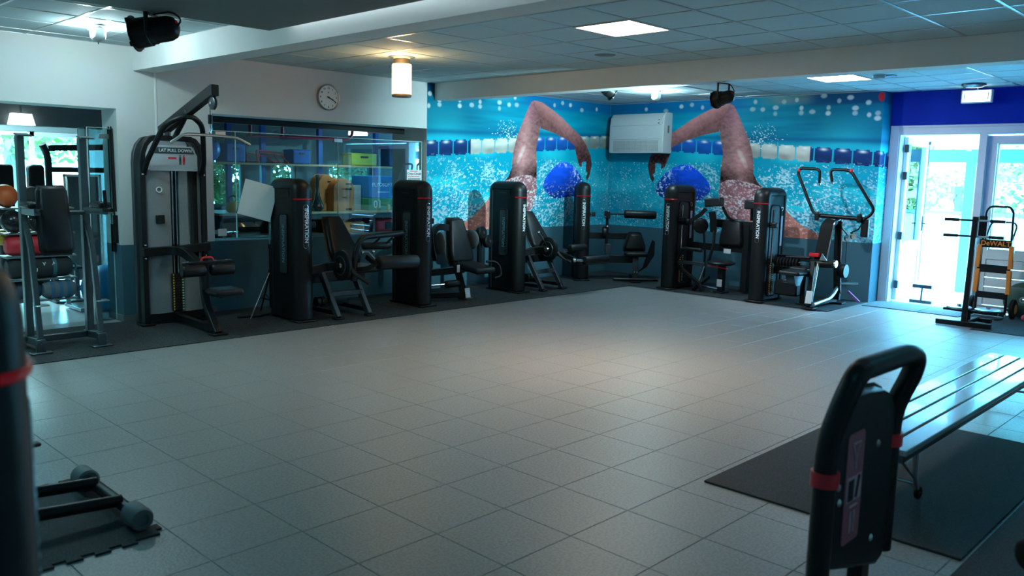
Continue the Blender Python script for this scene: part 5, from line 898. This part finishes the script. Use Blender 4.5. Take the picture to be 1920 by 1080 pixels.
t = thing('batten_lamp', 'white lamp shade under the dark beam of the back room', 'ceiling lamp', (.36, 9.28, 2.16)); MB().add([(-.14, -.07, 0), (.14, -.07, 0), (.14, .07, 0), (-.14, .07, 0), (-.11, -.05, .14), (.11, -.05, .14), (.11, .05, .14), (-.11, .05, .14)], [(0, 3, 2, 1), (4, 5, 6, 7), (0, 1, 5, 4), (1, 2, 6, 5), (2, 3, 7, 6), (3, 0, 4, 7)]).build('shade', mat('lit_white_shade', (.85, .95, .95), .5, emit=.8, ecol=(.85, 1, 1)), t); MB().cyl((0, 0, .14), (0, 0, .44), .012, 8).build('stem', STL, t)
# ------------------------------------------------------------------ storage bay behind the glass screen
SHW = mat('shelf_plywood', (.45, .32, .18), .5, 0, .2, 9); DKW = mat('dark_cabinet', (.035, .05, .06), .6, 0, .1, 8); BLT = mat('blue_bin_plastic', (.01, .10, .42), .4, 0, .1, 6)
t = thing('storage_counter', 'dark storage counter with a plywood edged top behind the glass', 'counter', (4.55, 9.05, 0))
MB().rbox((0, 0, 1.05), (4.0, 1.0, .035), .004, 1).build('worktop', SHW, t); MB().rbox((0, .02, .68), (3.96, .95, .03), .004, 1).build('lower_shelf', SHW, t); MB().b2(-1.98, 1.98, -.46, -.44, .95, 1.03).build('apron', DKW, t)
for x in (-1.96, -.66, .64, 1.96): MB().b2(x-.02, x+.02, -.46, .46, 0, 1.03).build('side_panel', DKW, t)
MB().b2(-1.96, 1.96, .44, .46, 0, 1.03).build('back_panel', DKW, t)
t = thing('storage_shelf', 'long plywood shelf with blue posts above the storage counter', 'shelf', (4.55, 9.10, 0))
MB().rbox((0, 0, 1.76), (4.0, .40, .03), .004, 1).build('shelf_board', SHW, t)
for x in (-1.5, -.95, .05, 1.15, 1.9): MB().b2(x-.035, x+.035, .10, .17, 1.068, 2.55).build('post', BLT, t)
def crate(label, c, d, m, lid=None, cat='crate', name='storage_bin'):
    b = thing(name, label, cat, c); MB().rbox((0, 0, d[2]/2), d, .02, 2).build('body', m, b); MB().rbox((0, 0, d[2]*.93), (d[0]*1.03, d[1]*1.03, d[2]*.07), .006, 1).build('rim', lid or m, b); MB().rbox((0, -d[1]/2-.004, d[2]*.7), (d[0]*.3, .012, .03), .004, 1).build('grip', DKW, b); return b
t = thing('blue_kit_bag', 'round bright blue kit bag at the far left of the upper storage shelf', 'bag', (2.62, 8.98, 1.776)); MB().ell((0, 0, .17), (.17, .16, .17), 22, 14).build('bag_body', BLT, t); MB().tube([(-.06, -.12, .27), (-.04, -.16, .34), (.04, -.16, .34), (.06, -.12, .27)], .012, 8, fil=.03).build('handle', DKW, t)
crate('bright blue bin at the left end of the upper storage shelf', (3.0, 9.08, 1.776), (.3, .34, .28), BLT); crate('second blue bin on the upper storage shelf beside the red hurdles', (4.12, 9.12, 1.776), (.30, .3, .22), BLT); crate('dark blue bin at the right end of the upper storage shelf', (5.95, 9.08, 1.776), (.44, .34, .34), mat('navy_bin', (.01, .05, .16), .5)); crate('red bin on the upper storage shelf right of the green crate', (6.4, 9.08, 1.776), (.3, .3, .26), mat('red_bin', (.42, .02, .05), .5))
crate('low green crate on the upper storage shelf', (5.25, 9.08, 1.776), (.5, .3, .2), mat('yellow_green_crate', (.30, .42, .06), .5, 0, .2, 20))
for k, (x, rz) in enumerate(((3.40, .1), (3.62, -.12), (3.52, .3))):
    h = thing('training_hurdle', ('red training hurdle at the left of the pile on the upper storage shelf', 'red training hurdle at the right of the pile on the upper storage shelf', 'red training hurdle lying across the pile on the upper storage shelf')[k], 'hurdle', (x, 9.05, 1.776), rz, 'red training hurdles'); MB().tube([(-.22, -.08, .012), (-.16, 0, .13+.03*k), (.18, 0, .10+.03*k), (.24, -.08, .012)], .010, 6, fil=.03).build('hoop', RED, h); MB().tube([(-.22, -.12, .012), (-.22, .10, .012)], .010, 6).build('foot', RED, h); MB().tube([(.24, -.12, .012), (.24, .10, .012)], .010, 6).build('foot', RED, h)
t = thing('pipe_rig', 'dark red pipe frame under the storage ceiling', 'pipe frame', (0, 8.4, 0)); RP = mat('dark_red_pipe', (.30, .012, .03), .4)
MB().tube([(2.9, 0, 2.14), (4.55, 0, 2.16), (4.64, 0, 2.22), (4.66, 0, 2.59)], .022, 10, fil=.08).build('long_pipe', RP, t)
for x in (2.95, 3.45, 5.4): MB().tube([(x, 0, 2.14 if x < 5 else 2.3), (x, 0, 2.60)], .022, 10).build('drop_pipe', RP, t)
MB().tube([(4.75, 0, 2.30), (5.9, 0, 2.30)], .022, 10).build('far_pipe', RP, t)
t = thing('bay_lamp', 'white lit dome lamp hanging in the storage bay', 'ceiling lamp', (4.82, 8.5, 2.24)); MB().lathe([(.15, 0), (.145, .07), (.11, .14), (.04, .17), (0, .17)], seg=28).build('shade', MATS['lit_white_shade'], t); MB().lathe([(0, .01), (.12, .01)]).build('diffuser', mat('cool_lamp_disc', (.9, 1, 1), .5, emit=14, ecol=(.80, .98, 1)), t); MB().cyl((0, 0, .17), (0, 0, .36), .01, 8).build('stem', STL, t)
t = thing('projector', 'flat black box hanging under the storage ceiling by the bay lamp', 'projector', (5.4, 8.6, 2.30)); MB().rbox((0, 0, .08), (.55, .34, .14), .02, 2).build('case', BLK, t); MB().cyl((0, -.17, .08), (0, -.20, .08), .04, 14).build('lens', DST, t); MB().cyl((0, 0, .15), (0, 0, .30), .02, 8).build('bracket', BLK, t)
for k, (x, y, lb) in enumerate(((4.40, 8.85, 'tall arched wooden box behind the other wooden box on the counter'), (4.60, 8.68, 'arched wooden box with slotted handles in front on the counter'))):
    b = thing('wooden_box', lb, 'wooden box', (x, y, 1.068)); w2 = .19 if k else .15; h2 = .50 if k else .56
    MB().prism([(-w2, 0), (w2, 0), (w2, h2*.66)]+[(w2*math.cos(a), h2*.66+h2*.34*math.sin(a)) for a in (.4, .8, 1.2, 1.57, 1.94, 2.34, 2.74)]+[(-w2, h2*.66)], .24, T(0, .12, 0, PI/2), .006).build('case', WOOD, b)
    for z in ((.42, .34, .03) if k else (.4,)): MB().rbox((w2*.45, -.122, z*h2/.5), (.11, .006, .028), .002, 1).build('hand_slot', BLK, b)
t = thing('club_bell', 'dark bottle-shaped club standing on the counter left of the wooden boxes', 'club bell', (4.19, 8.66, 1.068)); MB().lathe([(0, 0), (.05, 0), (.085, .05), (.085, .10), (.05, .18), (.026, .30), (.022, .50), (.032, .52), (.032, .55), (0, .56)], seg=22).build('club_body', mat('gloss_dark_green', (.012, .03, .03), .2), t); MB().lathe([(.0, 0), (.02, 0), (.02, .004), (0, .004)], (-.03, -.078, .09), (-.3, -1, 0), 10).build('red_dot', RED, t)
t = thing('soft_plyo_box', 'blue foam plyo box with white lettering on top of the green one', 'plyo box', (5.34, 8.80, 1.268)); c = MB().rbox((0, 0, .175), (.54, .46, .35), .012, 2).build('foam_block', mat('blue_foam_cover', (.015, .20, .50), .5, 0, .06, 10), t); text('lettering', 'PLYOSOFT', .085, TXW, c, face(.0, -.232, .21, (0, -1, 0)), .001, bold=.001); MB().b2(-.10, .14, -.233, -.231, .09, .10).build('print_line', TXW, c)
t = thing('soft_plyo_box', 'green foam plyo box numbered 01 under the blue one', 'plyo box', (5.34, 8.80, 1.068)); c = MB().rbox((0, 0, .10), (.56, .48, .195), .012, 2).build('foam_block', mat('green_foam_cover', (.02, .26, .10), .5, 0, .06, 10), t); text('lettering', '01', .17, TXW, c, face(-.10, -.242, .095, (0, -1, 0)), .001, bold=.002)
t = thing('notice_board', 'blank pale board leaning on the counter beside the wooden boxes', 'board', (4.92, 8.74, 1.068)); MB().rbox((0, 0, .20), (.24, .012, .40), .003, 1).build('sheet', mat('pale_board', (.45, .58, .60), .5), t); MB().rbox((0, .03, .012), (.2, .06, .02), .003, 1).build('stand', DKW, t)
t = thing('small_sign', 'white paper sign stuck on the right end of the glass screen', 'sign', (4.70, 6.978, 1.64)); MB().b2(-.13, .13, 0, .003, -.085, .085).build('paper', WHT, t); text('lettering', 'Cross-Circuit', .044, BLK, t, face(0, -.0015, .03, (0, -1, 0)), .0006, bold=.0006); MB().b2(-.08, .06, -.002, 0, .062, .070).b2(-.11, .09, -.002, 0, -.012, -.004).build('red_print', RED, t); MB().b2(-.11, .11, -.002, 0, -.075, -.03).build('photo_strip', mat('grey_photo_strip', (.3, .33, .35), .5, 0, .8, 60), t)
def kettle(label, c, m):
    k = thing('kettlebell', label, 'kettlebell', c); MB().lathe([(0, 0), (.06, 0), (.09, .03), (.095, .08), (.07, .14), (.03, .16), (0, .162)], seg=20).build('bell', m, k); MB().tube([(-.05, 0, .13), (-.06, 0, .20), (-.03, 0, .235), (.03, 0, .235), (.06, 0, .20), (.05, 0, .13)], .014, 8, fil=.03).build('handle', BLK, k)
kettle('yellow kettlebell on the left end of the counter', (2.85, 8.75, 1.068), mat('yellow_vinyl', (.65, .45, .03), .4)); kettle('yellow and dark kettlebell next to the leftmost one on the counter', (3.05, 8.78, 1.068), MATS['yellow_vinyl']); kettle('green kettlebell behind the softbox on the counter', (3.40, 8.75, 1.068), mat('green_vinyl', (.05, .3, .12), .4))
t = thing('traffic_cone', 'yellow training cone on the counter behind the softbox', 'cone', (3.18, 9.0, 1.068)); MB().lathe([(.13, 0), (.13, .015), (.09, .02), (.03, .30), (.025, .31), (0, .31)], seg=22).build('cone_body', MATS['yellow_vinyl'], t); MB().lathe([(.062, .14), (.066, .14), (.047, .20), (.043, .20)], seg=22).build('stripe', WHT, t)
crate('small wooden chest with a dark slot on the lower storage shelf', (4.78, 8.72, .697), (.42, .3, .2), WOOD, WOOD, 'chest', 'wooden_chest')
t = thing('rolled_mats', 'rolled purple patterned mats on the lower storage shelf', 'rolled mat', (4.95, 8.95, .697)); lil = mat('lilac_patterned_foam', (.34, .26, .48), .7, 0, .5, 30)
for k, (x, z) in enumerate(((0, .07), (.0, .21))): MB().lathe([(0, 0), (.07, 0), (.07, .6), (0, .6)], (-.3, 0, z), (1, 0, 0), 16).build('roll', lil, t)
t = thing('sports_bag', 'red and black sports bag on the lower storage shelf', 'bag', (5.52, 8.78, .697)); MB().rbox((0, 0, .12), (.50, .28, .24), .08, 3).build('bag_body', MATS['red_canvas'], t); MB().tube([(-.12, -.10, .22), (-.1, -.12, .29), (.1, -.12, .29), (.12, -.10, .22)], .012, 8, fil=.04).build('handle', BLK, t); MB().rbox((.0, -.14, .12), (.14, .02, .12), .008, 1).build('pocket', BLK, t)
t = thing('metal_stool', 'pale metal stool in front of the storage counter', 'stool', (2.72, 8.05, 0)); cy = mat('pale_cyan_metal', (.35, .52, .54), .35, .3); MB().rbox((0, 0, .78), (.36, .34, .03), .01, 1).build('seat', cy, t)
for sx in (-1, 1):
    for sy in (-1, 1): MB().tube([(sx*.14, sy*.13, .77), (sx*.19, sy*.18, 0)], .014, 8).build('leg', cy, t)
MB().tube([(-.17, -.16, .3), (.17, -.16, .3), (.17, .16, .3), (-.17, .16, .3)], .010, 6, closed=True).build('foot_ring', cy, t)
MB().rbox((0, -.006, 0), (.11, .012, .085), .004, 1).build('wall_socket', WHT, None, 'small white socket plate on the glass screen corner by the lat machine', 'socket').location = (1.79, 6.975, .935)
